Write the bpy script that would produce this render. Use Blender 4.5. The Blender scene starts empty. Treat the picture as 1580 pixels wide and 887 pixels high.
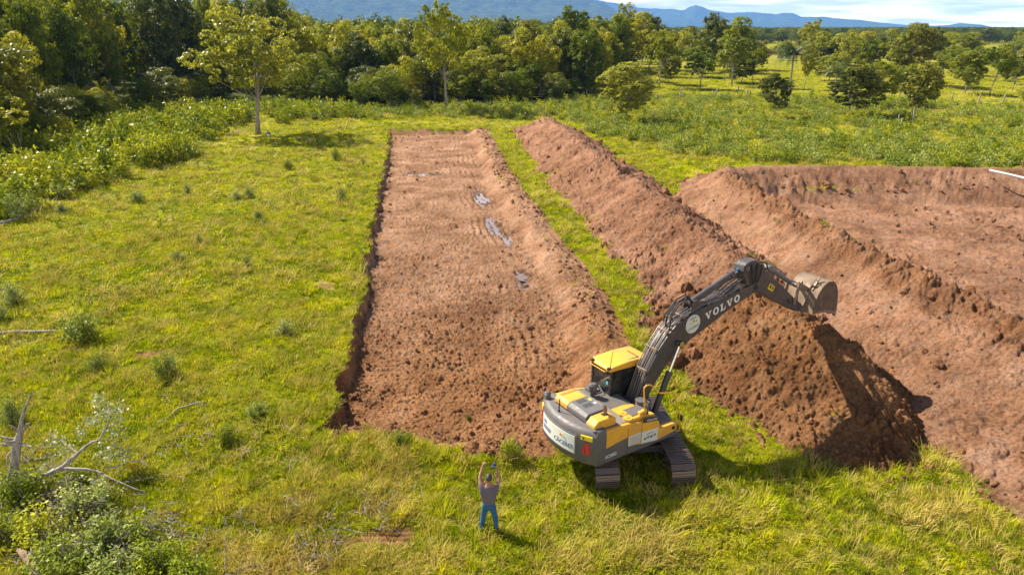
import bpy, bmesh, math, random
import numpy as np
from mathutils import Vector, Matrix, Euler

SC = bpy.context.scene
COL = SC.collection
R = math.radians
random.seed(7)

# ------------------------------------------------------------------ camera
H = 12.8; FPX = 1068.0; PITCH = math.atan(401.5/FPX)
cam_d = bpy.data.cameras.new('camera'); cam = bpy.data.objects.new('camera', cam_d); COL.objects.link(cam)
cam.location = (0, 0, H); cam.rotation_euler = (math.pi/2-PITCH, 0, 0)
cam_d.sensor_width = 36; cam_d.lens = 36*FPX/1580; cam_d.clip_start = 0.1; cam_d.clip_end = 60000
SC.camera = cam

# ------------------------------------------------------------------ sky, sun, exposure
SUN = Vector((math.cos(R(146))*math.cos(R(44)), math.sin(R(146))*math.cos(R(44)), math.sin(R(44))))
w = bpy.data.worlds.new('World'); SC.world = w; w.use_nodes = True
nt = w.node_tree; nt.nodes.clear(); N = nt.nodes.new; L = nt.links.new
out = N('ShaderNodeOutputWorld'); bg = N('ShaderNodeBackground'); bg.inputs['Strength'].default_value = 0.05
sky = N('ShaderNodeTexSky'); sky.sky_type = 'NISHITA'; sky.sun_disc = False
sky.sun_elevation = R(44); sky.sun_rotation = R(-56); sky.altitude = 150; sky.air_density = 1.0; sky.dust_density = 1.0
tc = N('ShaderNodeTexCoord'); mp = N('ShaderNodeMapping'); mp.inputs['Scale'].default_value = (3.2, 3.2, 26)
mp.inputs['Location'].default_value = (0.35, 0.1, 0.62)
n1 = N('ShaderNodeTexNoise'); n1.inputs['Scale'].default_value = 1.0; n1.inputs['Detail'].default_value = 9; n1.inputs['Roughness'].default_value = 0.55
r1 = N('ShaderNodeValToRGB'); r1.color_ramp.elements[0].position = 0.30; r1.color_ramp.elements[1].position = 0.46
mp2 = N('ShaderNodeMapping'); mp2.inputs['Scale'].default_value = (7, 7, 95); mp2.inputs['Location'].default_value = (4.1, 2.0, 0.3)
n2 = N('ShaderNodeTexNoise'); n2.inputs['Scale'].default_value = 1.0; n2.inputs['Detail'].default_value = 8
r2 = N('ShaderNodeValToRGB'); r2.color_ramp.elements[0].position = 0.40; r2.color_ramp.elements[1].position = 0.62
r2.color_ramp.elements[0].color = (10.5, 11.0, 13, 1); r2.color_ramp.elements[1].color = (23.5, 22.0, 20.5, 1)
mix = N('ShaderNodeMixRGB')
sep = N('ShaderNodeSeparateXYZ'); mr = N('ShaderNodeMapRange')
mr.inputs['From Min'].default_value = 0.20; mr.inputs['From Max'].default_value = 0.38; mr.inputs['To Min'].default_value = 1; mr.inputs['To Max'].default_value = 0.05
mul = N('ShaderNodeMath'); mul.operation = 'MULTIPLY'
L(tc.outputs['Generated'], mp.inputs['Vector']); L(mp.outputs[0], n1.inputs['Vector']); L(n1.outputs['Fac'], r1.inputs[0])
L(tc.outputs['Generated'], mp2.inputs['Vector']); L(mp2.outputs[0], n2.inputs['Vector']); L(n2.outputs['Fac'], r2.inputs[0])
L(tc.outputs['Generated'], sep.inputs[0]); L(sep.outputs['Z'], mr.inputs['Value'])
L(r1.outputs[0], mul.inputs[0]); L(mr.outputs[0], mul.inputs[1])
L(mul.outputs[0], mix.inputs['Fac']); L(sky.outputs[0], mix.inputs['Color1']); L(r2.outputs[0], mix.inputs['Color2'])
L(mix.outputs[0], bg.inputs['Color']); L(bg.outputs[0], out.inputs['Surface'])

sd = bpy.data.lights.new('sun', 'SUN'); sd.energy = 5.0; sd.angle = R(0.5); sd.color = (1, 0.91, 0.76)
sun = bpy.data.objects.new('sun', sd); COL.objects.link(sun); sun.location = (-40, 30, 60)
sun.rotation_euler = SUN.to_track_quat('Z', 'Y').to_euler()
SC.view_settings.view_transform = 'Standard'; SC.view_settings.look = 'None'
SC.view_settings.exposure = 1.3; SC.view_settings.gamma = 1
SC.cycles.use_denoising = True; SC.cycles.max_bounces = 6; SC.cycles.volume_bounces = 1
SC.cycles.transparent_max_bounces = 4

# ------------------------------------------------------------------ helpers
def at(px, py, z=0.0):
    """world point at height z that the photograph shows at px, py"""
    x = (px-790)/FPX; y = -(py-443.5)/FPX; c, s = math.cos(PITCH), math.sin(PITCH)
    r = Vector((x, c+y*s, -s+y*c)); t = (z-H)/r.z
    return Vector((r.x*t, r.y*t, z))

def tag(o, label=None, cat=None, group=None, kind=None):
    if label: o['label'] = label
    if cat: o['category'] = cat
    if group: o['group'] = group
    if kind: o['kind'] = kind
    return o

def empty(name, loc=(0, 0, 0), rz=0):
    o = bpy.data.objects.new(name, None); COL.objects.link(o); o.location = loc; o.rotation_euler = (0, 0, rz)
    o.empty_display_size = 0.3
    return o

def link_mesh(name, me, mat, parent=None):
    o = bpy.data.objects.new(name, me); COL.objects.link(o)
    if mat is not None and not me.materials: me.materials.append(mat)
    if parent is not None: o.parent = parent
    return o

def obj(name, bm, mat, parent=None, bevel=0, smooth=True, angle=35):
    bmesh.ops.recalc_face_normals(bm, faces=bm.faces)
    me = bpy.data.meshes.new(name); bm.to_mesh(me); bm.free()
    if smooth:
        me.shade_smooth(); me.set_sharp_from_angle(angle=R(angle))
    o = link_mesh(name, me, mat, parent)
    if bevel:
        m = o.modifiers.new('bevel', 'BEVEL'); m.width = bevel; m.segments = 2; m.limit_method = 'ANGLE'; m.angle_limit = R(35)
    return o

def np_mesh(name, V, F):
    """V (n,3), F (m,k) all faces of the same size"""
    V = np.asarray(V, np.float32); F = np.asarray(F, np.int32)
    me = bpy.data.meshes.new(name); k = F.shape[1]
    me.vertices.add(len(V)); me.vertices.foreach_set('co', V.ravel())
    me.loops.add(F.size); me.loops.foreach_set('vertex_index', F.ravel())
    me.polygons.add(len(F)); me.polygons.foreach_set('loop_start', np.arange(0, F.size, k, dtype=np.int32))
    me.polygons.foreach_set('loop_total', np.full(len(F), k, np.int32))
    me.update(calc_edges=True)
    return me

def box(bm, x0, x1, y0, y1, z0, z1, M=None):
    vs = [bm.verts.new((x, y, z)) for z in (z0, z1) for y in (y0, y1) for x in (x0, x1)]
    for f in ((0, 2, 3, 1), (4, 5, 7, 6), (0, 1, 5, 4), (2, 6, 7, 3), (0, 4, 6, 2), (1, 3, 7, 5)):
        bm.faces.new([vs[i] for i in f])
    if M is not None: bmesh.ops.transform(bm, matrix=M, verts=vs)
    return vs

def prism(bm, poly, v0, v1):
    """polygon in the x-z plane, extruded along y"""
    a = [bm.verts.new((p[0], v0, p[1])) for p in poly]; b = [bm.verts.new((p[0], v1, p[1])) for p in poly]
    n = len(poly); bm.faces.new(a); bm.faces.new(b[::-1])
    for i in range(n): bm.faces.new((a[i], b[i], b[(i+1) % n], a[(i+1) % n]))

def slab(bm, poly, z0, z1):
    """polygon in the x-y plane, extruded along z"""
    a = [bm.verts.new((p[0], p[1], z0)) for p in poly]; b = [bm.verts.new((p[0], p[1], z1)) for p in poly]
    n = len(poly); bm.faces.new(a[::-1]); bm.faces.new(b)
    for i in range(n): bm.faces.new((a[i], a[(i+1) % n], b[(i+1) % n], b[i]))

def frame_of(d):
    d = Vector(d).normalized(); u = Vector((0, 0, 1)) if abs(d.z) < .9 else Vector((1, 0, 0))
    a = d.cross(u).normalized(); return a, d.cross(a).normalized()

def tube(bm, pts, rad, seg=8, cap=True):
    pts = [Vector(p) for p in pts]
    if not hasattr(rad, '__len__'): rad = [rad]*len(pts)
    rings = []; prev = None
    for i, p in enumerate(pts):
        d = (pts[min(i+1, len(pts)-1)] - pts[max(i-1, 0)])
        if d.length < 1e-9: d = Vector((0, 0, 1))
        d.normalize()
        if prev is None: a, b = frame_of(d)
        else:
            a = (prev - d*prev.dot(d));
            a = a.normalized() if a.length > 1e-6 else frame_of(d)[0]
            b = d.cross(a).normalized()
        prev = a
        rings.append([bm.verts.new(p + (a*math.cos(2*math.pi*k/seg) + b*math.sin(2*math.pi*k/seg))*rad[i]) for k in range(seg)])
    for A, B in zip(rings, rings[1:]):
        for k in range(seg): bm.faces.new((A[k], A[(k+1) % seg], B[(k+1) % seg], B[k]))
    if cap:
        bm.faces.new(rings[0][::-1]); bm.faces.new(rings[-1])

def cyl(bm, p0, p1, r0, r1=None, seg=16): tube(bm, [p0, p1], [r0, r1 if r1 is not None else r0], seg)

# ------------------------------------------------------------------ noise in numpy
def _h(ix, iy, seed):
    n = (ix.astype(np.int64)*374761393 + iy.astype(np.int64)*668265263 + seed*1274126177) & 0xffffffff
    n = ((n ^ (n >> 13))*1274126177) & 0xffffffff
    n = (n ^ (n >> 16)) & 0xffffffff
    return n.astype(np.float64)/4294967295.0
def vn(x, y, seed=0):
    ix = np.floor(x); iy = np.floor(y); fx = x-ix; fy = y-iy
    fx = fx*fx*(3-2*fx); fy = fy*fy*(3-2*fy)
    a = _h(ix, iy, seed); b = _h(ix+1, iy, seed); c = _h(ix, iy+1, seed); d = _h(ix+1, iy+1, seed)
    return (a+(b-a)*fx)*(1-fy) + (c+(d-c)*fx)*fy - 0.5
def fbm(x, y, sc, octv=4, seed=0, gain=.5):
    t = 0; a = 1.0; f = 1.0/sc
    for o in range(octv):
        t = t + a*vn(x*f+o*17.3, y*f-o*9.1, seed+o); a *= gain; f *= 2.03
    return t
def clods(x, y, cell, prob, seed=0, flat=.75):
    """round lumps, one at most per cell; height in metres"""
    cx = np.floor(x/cell); cy = np.floor(y/cell); best = np.zeros_like(x)
    for i in (-1, 0, 1):
        for j in (-1, 0, 1):
            gx = cx+i; gy = cy+j; h = _h(gx, gy, seed)
            px = (gx+.5+(_h(gx, gy, seed+1)-.5)*.8)*cell; py = (gy+.5+(_h(gx, gy, seed+2)-.5)*.8)*cell
            r = cell*(.22+.36*_h(gx, gy, seed+3))*(h < prob)
            d2 = (x-px)**2+(y-py)**2
            best = np.maximum(best, flat*np.sqrt(np.maximum(r*r-d2, 0)))
    return best
def sst(e0, e1, x):
    t = np.clip((x-e0)/(e1-e0), 0, 1); return t*t*(3-2*t)

# ------------------------------------------------------------------ the lie of the land
PIT_D = 0.72
def pit_terms(x, y):
    wob = .52*fbm(x, y, 1.3, 4, 11) + .35*fbm(x, y, 5, 2, 12)
    xl = -6.16 + (y-20.1)*(-10.24/73.8) + wob
    xr = np.interp(y, [18, 20, 22, 24, 26.6, 33.2, 40.7, 58.5, 95], [.8, 1.5, 2.5, 3.2, 3.5, 3.1, 2.0, -1.0, -5.0]) + .3*fbm(x, y, 2.2, 3, 13)
    yn = np.interp(x, [-8, -5, -3.2, -1.4, 0, 1, 4], [20.0, 20.2, 19.8, 19.0, 18.8, 19.6, 20.5]) + .5*fbm(x, y, 1.6, 3, 14)
    yf = 94.6 + .5*fbm(x, y, 2.2, 2, 15)
    return x-xl, xr-x, y-yn, yf-y
def ridge(x, y, pts, warp=.55, seed=0):
    X = x+warp*fbm(x, y, 3.0, 3, 31+seed); Y = y+warp*fbm(x, y, 3.0, 3, 47+seed)
    best = np.full_like(x, -1.0)
    for (x0, y0, h0, l0, r0), (x1, y1, h1, l1, r1) in zip(pts, pts[1:]):
        dx, dy = x1-x0, y1-y0; LL = dx*dx+dy*dy
        t = np.clip(((X-x0)*dx+(Y-y0)*dy)/LL, 0, 1)
        ex = X-(x0+t*dx); ey = Y-(y0+t*dy); d = np.sqrt(ex*ex+ey*ey)
        side = dx*ey-dy*ex
        k = sst(-1, 1, side/np.sqrt(LL)/.8)
        wd = (r0+(r1-r0)*t)*(1-k) + (l0+(l1-l0)*t)*k
        hh = h0+(h1-h0)*t
        s = (np.sqrt(d*d+.16)-.4)/wd
        best = np.maximum(best, hh*(1-s*(1.16-.16*np.clip(s, 0, 1))))
    return best
# (x, y, height, width on the left of travel, width on the right); all run from far to near
WIND = [(4.2, 92, 1.6, 4.0, 3.2), (4.9, 86, 1.9, 4.0, 3.4), (7.6, 62, 2.0, 4.2, 3.9), (9.1, 49, 2.1, 4.0, 3.9), (10.3, 41, 2.0, 4.0, 3.9), (11.3, 34.5, 2.0, 4.0, 4.0), (11.3, 30, 1.6, 3.6, 4.0)]
PILE = [(10.0, 29.5, 1.5, 3.2, 3.2), (10.6, 26.6, 2.15, 3.2, 3.6), (11.2, 24.4, 2.4, 2.9, 4.0), (11.9, 22.6, 2.05, 2.6, 3.8), (12.1, 21.7, 1.5, 2.3, 3.2)]
BANK = [(60, 60.0, 1.2, 2.6, 3.2), (42, 60.6, 1.2, 2.6, 3.2), (28, 61.2, 1.3, 2.6, 3.2), (21.5, 61.0, 1.4, 2.4, 3.4), (18.4, 58.5, 1.6, 2.0, 3.6), (16.7, 52.8, 2.1, 1.8, 3.4), (16.9, 40.2, 2.4, 1.9, 3.6), (17.5, 33.4, 2.45, 1.9, 4.0),
        (18.0, 29.1, 2.45, 1.9, 4.4), (18.7, 25.8, 2.45, 1.9, 5.0), (19.7, 22, 2.4, 1.9, 5.6), (21.2, 16.2, 2.4, 1.9, 7.0), (23.4, 9.6, 2.2, 1.9, 8.6)]
def rough(x, y, k=1.0, s=0):
    # lumpy soil: clods of several sizes on small undulation
    z = k*.10*fbm(x, y, .9, 3, 61+s)
    gate = sst(-.12, .25, fbm(x, y, 3.1, 2, 71+s))
    X = x+.06*fbm(x, y, .22, 2, 77); Y = y+.06*fbm(x, y, .22, 2, 78)
    rg_ = .26*(.25-np.abs(vn(X/1.1, Y/1.1, 150+s))) + .15*(.25-np.abs(vn(X/.5+7, Y/.5, 151+s))) + .07*(.25-np.abs(vn(X/.24, Y/.24+3, 152+s)))
    z = z + k*1.25*rg_
    z = z + k*(.8*clods(X, Y, .62, .4, 81+s)*gate + .95*clods(X, Y, .33, .6, 85+s)*(.3+.7*gate) + 1.0*clods(X, Y, .17, .7, 89+s) + .035*fbm(x, y, .16, 3, 93))
    return z
def mound_z(x, y, which):
    if which == 'wind': return ridge(x, y, WIND, .6, 0) + rough(x, y, 1.3, 0) + .3*fbm(x, y, 2.2, 3, 98)
    if which == 'pile': return ridge(x, y, PILE, .7, 5) + rough(x, y, 1.5, 7) + .34*fbm(x, y, 1.5, 3, 97)
    b = ridge(x, y, BANK, .5, 9)
    run = fbm(x*1.0+y*.25, y*.10+x*.02, .8, 3, 130)       # scrape streaks running down the outer slope
    inner = (y > 50) & (x > 19)
    b = np.where((b > .0) & inner, np.minimum(b, 1.25+.05*fbm(x, y, 2, 2, 3)), b)
    crest = sst(1.5, 2.1, b)*(~inner)
    b = b + crest*(.40*fbm(x, y, 1.7, 3, 160)+.12*fbm(x, y, .6, 2, 161)+.05)
    teeth = .16*fbm(x, y*.18, .55, 2, 140)*sst(57.4, 58.0, y)*(1-sst(59.3, 60, y))
    return b + rough(x, y, .7, 3)*np.where(inner & (b > 1.1), .35, 1+1.1*crest) + .07*run + np.where(inner, teeth*2, 0)
def in_basin(x, y):
    """1 inside the dug basin on the right"""
    xl = np.interp(y, [5, 17, 23, 27, 30.5, 35, 42, 54, 57], [24.9, 22.6, 20.9, 20.0, 19.3, 18.8, 18.2, 17.7, 18.9])
    f = sst(0, 1.0, x-xl)*(1-sst(56.6, 58.4, y-.0+.35*fbm(x, y, 1.6, 2, 19)))*(1-sst(66, 70, x))*sst(4, 7, y)
    return f
def ground(x, y, fine=True):
    """height, soil mask, wetness"""
    r = np.hypot(x, y)
    z = .16*fbm(x, y, 9, 3, 1)*(1-sst(150, 400, r)) + .05*fbm(x, y, 1.4, 2, 2)*(1-sst(60, 120, r))
    a, b, c, d = pit_terms(x, y)
    ja = np.minimum.reduce([sst(0, .32, a), sst(-.15, .95, b), sst(-.2, 1.5, c), sst(0, .5, d)])
    floor = ja
    z = z*(1-floor) - PIT_D*floor
    soil = (np.minimum.reduce([a-.04+.2*fbm(x, y, .35, 2, 17), b+1.7, c+.35, d]) > .0).astype(float)
    # crumbly strip along the right edge and rubble at the near end
    bandw = np.interp(y, [19, 24, 27.8, 33.4, 41.3, 62.2, 91], [.4, .7, 1.3, 1.45, 1.3, 1.9, 1.3])
    inband = sst(0, .4, -b)*(1-sst(bandw-.5, bandw+.3, -b+.5*fbm(x, y, 1.2, 3, 21)))*sst(18.6, 20.5, y)*(1-sst(93, 95, y))
    soil = np.maximum(soil, (inband > .35).astype(float))
    z = z + inband*(.10+.12*fbm(x, y, 1.5, 2, 22))
    rub = np.exp(-(((x+.3)/1.7)**2+((y-18.9)/.75)**2)) + .9*np.exp(-(((x-1.0)/1.3)**2+((y-20.1)/.8)**2))
    soil = np.maximum(soil, (rub+.35*fbm(x, y, .8, 2, 24) > .5).astype(float))
    z = z + .34*rub*(1+fbm(x, y, .8, 2, 25))
    # basin
    bs = in_basin(x, y); z = z*(1-bs) - 1.25*bs; soil = np.maximum(soil, (bs > .05).astype(float))
    wet = np.zeros_like(x)
    if fine:
        near = 1-sst(90, 130, r)
        fl = sst(.6, 1, floor)
        z = z + near*fl*(.07*(1-.6*sst(40, 70, y))*fbm(x*.55, y*1.7, .5, 4, 41) + 1.2*clods(x+.04*fbm(x, y, .2, 2, 43), y*1.15, .22, .6, 42)*(.4+.6*sst(-.15, .25, fbm(x, y, 4, 2, 44))) + 1.2*clods(x, y, .13, .7, 45) + .7*clods(x, y, .45, .12, 46))
        # the dug side has a clawed, crumbled face
        edge = sst(.02, .3, a)*(1-sst(.3, 1.4, a))*(c > 0)*(d > 0)
        z = z + near*edge*(.30*clods(x, y, .5, .6, 51)+.12*clods(x, y, .22, .6, 53))
        side = (1-sst(.8, 1.5, b))*sst(-.3, .1, b)*(c > .5)*(d > 0)
        z = z + near*side*(.20*fbm(x+y*.3, y*2.0, .5, 3, 55))
        z = z + near*np.maximum(inband, np.clip(rub, 0, 1))*rough(x, y, .85, 13)
        z = z + near*bs*(.8*clods(x, y, .34, .55, 57)+.9*clods(x, y, .2, .6, 59)+.06*fbm(x, y, .6, 2, 60))
        # grouser prints of the tracks: rows of dimples beside the right slope
        q = b-1.0+.10*fbm(x, y, 9, 2, 64)
        lane = sst(0, .15, q)*(1-sst(2.5, 2.7, q))*sst(22.5, 25, y)*(1-sst(90, 93, y))*sst(-.28, .1, fbm(x, y, 5, 2, 63)+.12)
        rut = np.cos(q*2*math.pi/.52)
        dim = np.maximum(0, np.cos(y*2*math.pi/.40+np.floor(q/.52)*2))
        z = z + near*lane*fl*(.03*rut - .10*dim*(rut < .3))*sst(-.25, .2, fbm(x, y, 2.5, 2, 69)+.1)
        # soft hollows holding rain water
        for (qx, qy, rx, ry, dp) in PUD:
            g = np.exp(-(((x-qx-(y-qy)*SLR)/rx)**2+((y-qy)/ry)**2))
            z = z - dp*g*fl + .05*g*fl*(np.cos((x-y*SLR)*2*math.pi/.36)*.6+np.cos(y*2*math.pi/.55+3*np.round((x-y*SLR)/.36))); wet = np.maximum(wet, sst(.04, .5, g+.3*fbm(x, y, 1.0, 2, 66)))
    return z, soil, wet
SLR = -.165
PUD = []
for px, py, rx, ry in ((742, 305, .55, 2.8), (762, 350, .45, 2.4), (803, 425, .35, 1.0), (808, 440, .3, .6), (784, 372, .25, 1.2), (652, 270, 1.5, .55), (676, 268, .8, .35)):
    p = at(px, py, -PIT_D); PUD.append((p.x, p.y, rx, ry, .13))
def mound_top(x, y):
    return np.maximum.reduce([mound_z(x, y, k) for k in ('wind', 'pile', 'bank')])
def zg1(x, y):
    return float(ground(np.array([float(x)]), np.array([float(y)]))[0][0])
BLOB_SOIL = [(598, 826, .95, .55), (430, 872, .8, .6), (480, 868, 1.0, .35), (520, 838, .7, .3), (1013, 838, .5, .35), (225, 547, .8, .4), (255, 541, .5, .25), (362, 203, 2.0, 1.8), (345, 212, 1.6, 1.2), (392, 193, 1.2, 1.4), (1075, 262, .8, .9), (1062, 285, .7, 1.3), (470, 770, .5, .3), (500, 440, .9, .6)]
BLOB_SOIL = [(at(a, b).x, at(a, b).y, c, d) for a, b, c, d in BLOB_SOIL]
BLOB_DRY = [(608, 700, .55, 1.0), (612, 745, .5, 1.0), (600, 790, .6, .9), (540, 690, .8, .5), (480, 745, .7, .6), (600, 720, 1.0, 1.2), (545, 765, 1.6, .7), (590, 680, 1.2, .6), (520, 690, .8, .5), (420, 860, 2.2, .8), (600, 875, 1.6, .6), (900, 870, 1.6, .6), (1010, 850, 1.2, .7), (500, 440, 1.6, 1.4), (510, 470, 1.4, 1), (1080, 800, 1.5, .6), (700, 205, 6, 1.5), (640, 190, 9, 1.8), (380, 215, 6, 5), (1060, 262, 3, 6), (470, 780, 1.2, .8), (1450, 790, 1.5, .8)]
BLOB_DRY = [(at(a, b).x, at(a, b).y, c, d) for a, b, c, d in BLOB_DRY]
def blobs(x, y, B):
    t = np.zeros_like(x)
    for a, b, c, d in B: t = np.maximum(t, np.exp(-(((x-a)/c)**2+((y-b)/d)**2)))
    return t
def surface(x, y):
    z, soil, wet = ground(x, y)
    s = blobs(x, y, BLOB_SOIL)+.30*fbm(x, y, .5, 3, 201)
    tr = (s > .5)
    soil = np.maximum(soil, .88*sst(.42, .75, s))
    # grouser print at the bottom of the meadow
    p = BLOB_SOIL[0]; g = np.exp(-(((x-p[0])/1.0)**2+((y-p[1])/.6)**2))
    z = z - .06*g*(.5+.5*np.cos((y-p[1])*2*math.pi/.2+(x-p[0])*1.2)) - .03*g
    dry = blobs(x, y, BLOB_DRY)
    dry = np.clip(sst(.3, .9, dry+.6*fbm(x, y, .9, 3, 205)) + .45*sst(.12, .5, fbm(x, y, 7, 4, 207)), 0, 1)
    # bare pinkish ploughland far out on the right
    far = .8*sst(310, 350, y)*(1-sst(430, 500, y))*sst(90, 130, x)*sst(-.15, .12, fbm(x, y*3, 70, 3, 210))
    far = far*(1-(np.abs(y-330) < 15)*.4)
    soil = np.maximum(soil, far)
    return z, soil, wet, dry

# ------------------------------------------------------------------ materials
def new_mat(name):
    m = bpy.data.materials.new(name); m.use_nodes = True; t = m.node_tree
    b = t.nodes['Principled BSDF']; return m, t, b
def ramp(t, fac, cols):
    r = t.nodes.new('ShaderNodeValToRGB'); e = r.color_ramp.elements
    while len(e) < len(cols): e.new(.5)
    for i, (p, c) in enumerate(cols): e[i].position = p; e[i].color = (*c, 1)
    t.links.new(fac, r.inputs[0]); return r.outputs[0]
def noise(t, sc, det=4, rough_=.55, vec=None, dist=0):
    n = t.nodes.new('ShaderNodeTexNoise'); n.inputs['Scale'].default_value = sc; n.inputs['Detail'].default_value = det
    n.inputs['Roughness'].default_value = rough_; n.inputs['Distortion'].default_value = dist
    if vec is not None: t.links.new(vec, n.inputs['Vector'])
    return n.outputs['Fac']
def mixc(t, fac, a, b, mode='MIX'):
    n = t.nodes.new('ShaderNodeMixRGB'); n.blend_type = mode
    for s, v in ((0, fac), (1, a), (2, b)):
        if isinstance(v, (int, float)): n.inputs[s].default_value = v
        elif isinstance(v, tuple): n.inputs[s].default_value = (*v, 1)
        else: t.links.new(v, n.inputs[s])
    return n.outputs[0]
def pos(t): return t.nodes.new('ShaderNodeNewGeometry').outputs['Position']
def bump(t, b, fac, strength, dist):
    n = t.nodes.new('ShaderNodeBump'); n.inputs['Strength'].default_value = strength; n.inputs['Distance'].default_value = dist
    t.links.new(fac, n.inputs['Height']); t.links.new(n.outputs[0], b.inputs['Normal'])

def soil_color(t, P, tone=(1, 1, 1), seed=0):
    k = lambda c: tuple(a*b for a, b in zip(c, tone))
    c1 = ramp(t, noise(t, .35+seed*.01, 6, .6, P), [(.30, k((.158, .086, .044))), (.5, k((.246, .145, .080))), (.72, k((.338, .213, .130)))])
    c2 = ramp(t, noise(t, 9, 7, .78, P), [(.36, (.45, .42, .40)), (.56, (1.12, 1.12, 1.12))])  # fine dark specks: small shadows of the lumps put into the colour
    c = mixc(t, 1.0, c1, c2, 'MULTIPLY')
    c3 = ramp(t, noise(t, 1.6, 5, .6, P, .6), [(.35, (1.1, .96, .82)), (.65, (.95, 1.0, 1.1))])
    c4 = ramp(t, noise(t, .55, 5, .65, P, 1.2), [(.36, (.70, .64, .60)), (.50, (1, 1, 1)), (.66, (1.12, 1.12, 1.12))])
    return mixc(t, .85, mixc(t, .8, c, c3, 'MULTIPLY'), c4, 'MULTIPLY')
GRASS_A = (.200, .196, .018); GRASS_B = (.105, .130, .014); GRASS_DRY = (.36, .29, .11)
def ground_mat():
    m, t, b = new_mat('ground'); P = pos(t)
    at_ = t.nodes.new('ShaderNodeAttribute'); at_.attribute_name = 'cover'; s = t.nodes.new('ShaderNodeSeparateColor'); t.links.new(at_.outputs['Color'], s.inputs[0])
    soil = soil_color(t, P, (1.14, 1.04, 1.0))
    sx = t.nodes.new('ShaderNodeSeparateXYZ'); t.links.new(P, sx.inputs[0])
    def mrange(v, a, b_):
        n = t.nodes.new('ShaderNodeMapRange'); n.inputs['From Min'].default_value = a; n.inputs['From Max'].default_value = b_; t.links.new(v, n.inputs['Value']); return n.outputs[0]
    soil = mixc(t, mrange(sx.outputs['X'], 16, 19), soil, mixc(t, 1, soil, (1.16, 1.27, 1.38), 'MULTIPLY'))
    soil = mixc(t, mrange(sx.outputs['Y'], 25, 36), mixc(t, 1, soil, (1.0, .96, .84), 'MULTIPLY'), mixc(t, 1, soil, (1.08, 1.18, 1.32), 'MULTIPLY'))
    g1 = ramp(t, noise(t, .22, 6, .6, P), [(.34, (.130, .150, .007)), (.52, (.225, .232, .008)), (.68, (.330, .295, .016))])
    g2 = ramp(t, noise(t, 5, 7, .7, P), [(.34, (.5, .56, .5)), (.62, (1.15, 1.1, 1.1))])
    g = mixc(t, 1, g1, g2, 'MULTIPLY')
    g = mixc(t, s.outputs['Green'], g, (.42, .33, .11))
    g = mixc(t, s.outputs['Blue'], g, (.030, .040, .010))       # floor of the forest, mixed towards a dark green
    c = mixc(t, s.outputs['Red'], g, soil)
    wet = at_.outputs['Alpha']
    c = mixc(t, wet, c, mixc(t, 1, c, (.50, .46, .45), 'MULTIPLY'))
    t.links.new(c, b.inputs['Base Color'])
    rr = t.nodes.new('ShaderNodeMapRange'); rr.inputs['To Min'].default_value = .95; rr.inputs['To Max'].default_value = .45
    t.links.new(wet, rr.inputs['Value']); t.links.new(rr.outputs[0], b.inputs['Roughness'])
    b.inputs['Specular IOR Level'].default_value = .06
    bump(t, b, noise(t, 13, 7, .8, P), 1.0, .12)
    return m
def soil_mat(name, tone):
    m, t, b = new_mat(name); P = pos(t)
    c = soil_color(t, P, tone, 3)
    if name == 'soil_bank':      # browner topsoil was tipped last, along the crest
        sx = t.nodes.new('ShaderNodeSeparateXYZ'); t.links.new(P, sx.inputs[0]); ad = t.nodes.new('ShaderNodeMath'); ad.operation = 'ADD'
        t.links.new(sx.outputs['Z'], ad.inputs[0]); t.links.new(noise(t, .9, 4, .6, P), ad.inputs[1])
        mr_ = t.nodes.new('ShaderNodeMapRange'); mr_.inputs['From Min'].default_value = 2.3; mr_.inputs['From Max'].default_value = 2.7; t.links.new(ad.outputs[0], mr_.inputs['Value'])
        c = mixc(t, mr_.outputs[0], c, mixc(t, 1, c, (.82, .76, .66), 'MULTIPLY'))
    t.links.new(c, b.inputs['Base Color']); b.inputs['Roughness'].default_value = .95
    b.inputs['Specular IOR Level'].default_value = .15
    bump(t, b, noise(t, 13, 7, .8, P), 1.0, .12); return m
def leaf_mat(name, cols, trans=.35, gloss=.35, patch=.5, spread=1.0):
    """leaves: colour varies from leaf clump to leaf clump and from plant to plant"""
    m, t, b = new_mat(name); P = pos(t)
    oi = t.nodes.new('ShaderNodeObjectInfo')
    f = noise(t, patch, 3, .6, P)
    ad = t.nodes.new('ShaderNodeMath'); ad.operation = 'MULTIPLY_ADD'; ad.inputs[1].default_value = .34*spread; t.links.new(oi.outputs['Random'], ad.inputs[0])
    sb = t.nodes.new('ShaderNodeMath'); sb.operation = 'SUBTRACT'; sb.inputs[1].default_value = .17*spread; t.links.new(f, sb.inputs[0]); t.links.new(sb.outputs[0], ad.inputs[2])
    c = ramp(t, ad.outputs[0], cols)
    at_ = t.nodes.new('ShaderNodeAttribute'); at_.attribute_name = 'leaf'
    v = ramp(t, at_.outputs['Fac'], [(0, (.5, .56, .45)), (.5, (1, 1, 1)), (1, (1.75, 1.6, 1.5))])  # leaf tones spread wide, painting sparkle into the colour
    c = mixc(t, 1, c, v, 'MULTIPLY')
    t.links.new(c, b.inputs['Base Color']); b.inputs['Roughness'].default_value = .40; b.inputs['Specular IOR Level'].default_value = gloss
    tr = t.nodes.new('ShaderNodeBsdfTranslucent'); t.links.new(mixc(t, 1, c, (1.25, 1.2, .5), 'MULTIPLY'), tr.inputs['Color'])
    mx = t.nodes.new('ShaderNodeMixShader'); mx.inputs[0].default_value = trans
    t.links.new(b.outputs[0], mx.inputs[1]); t.links.new(tr.outputs[0], mx.inputs[2])
    t.links.new(mx.outputs[0], t.nodes['Material Output'].inputs['Surface']); return m
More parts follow.
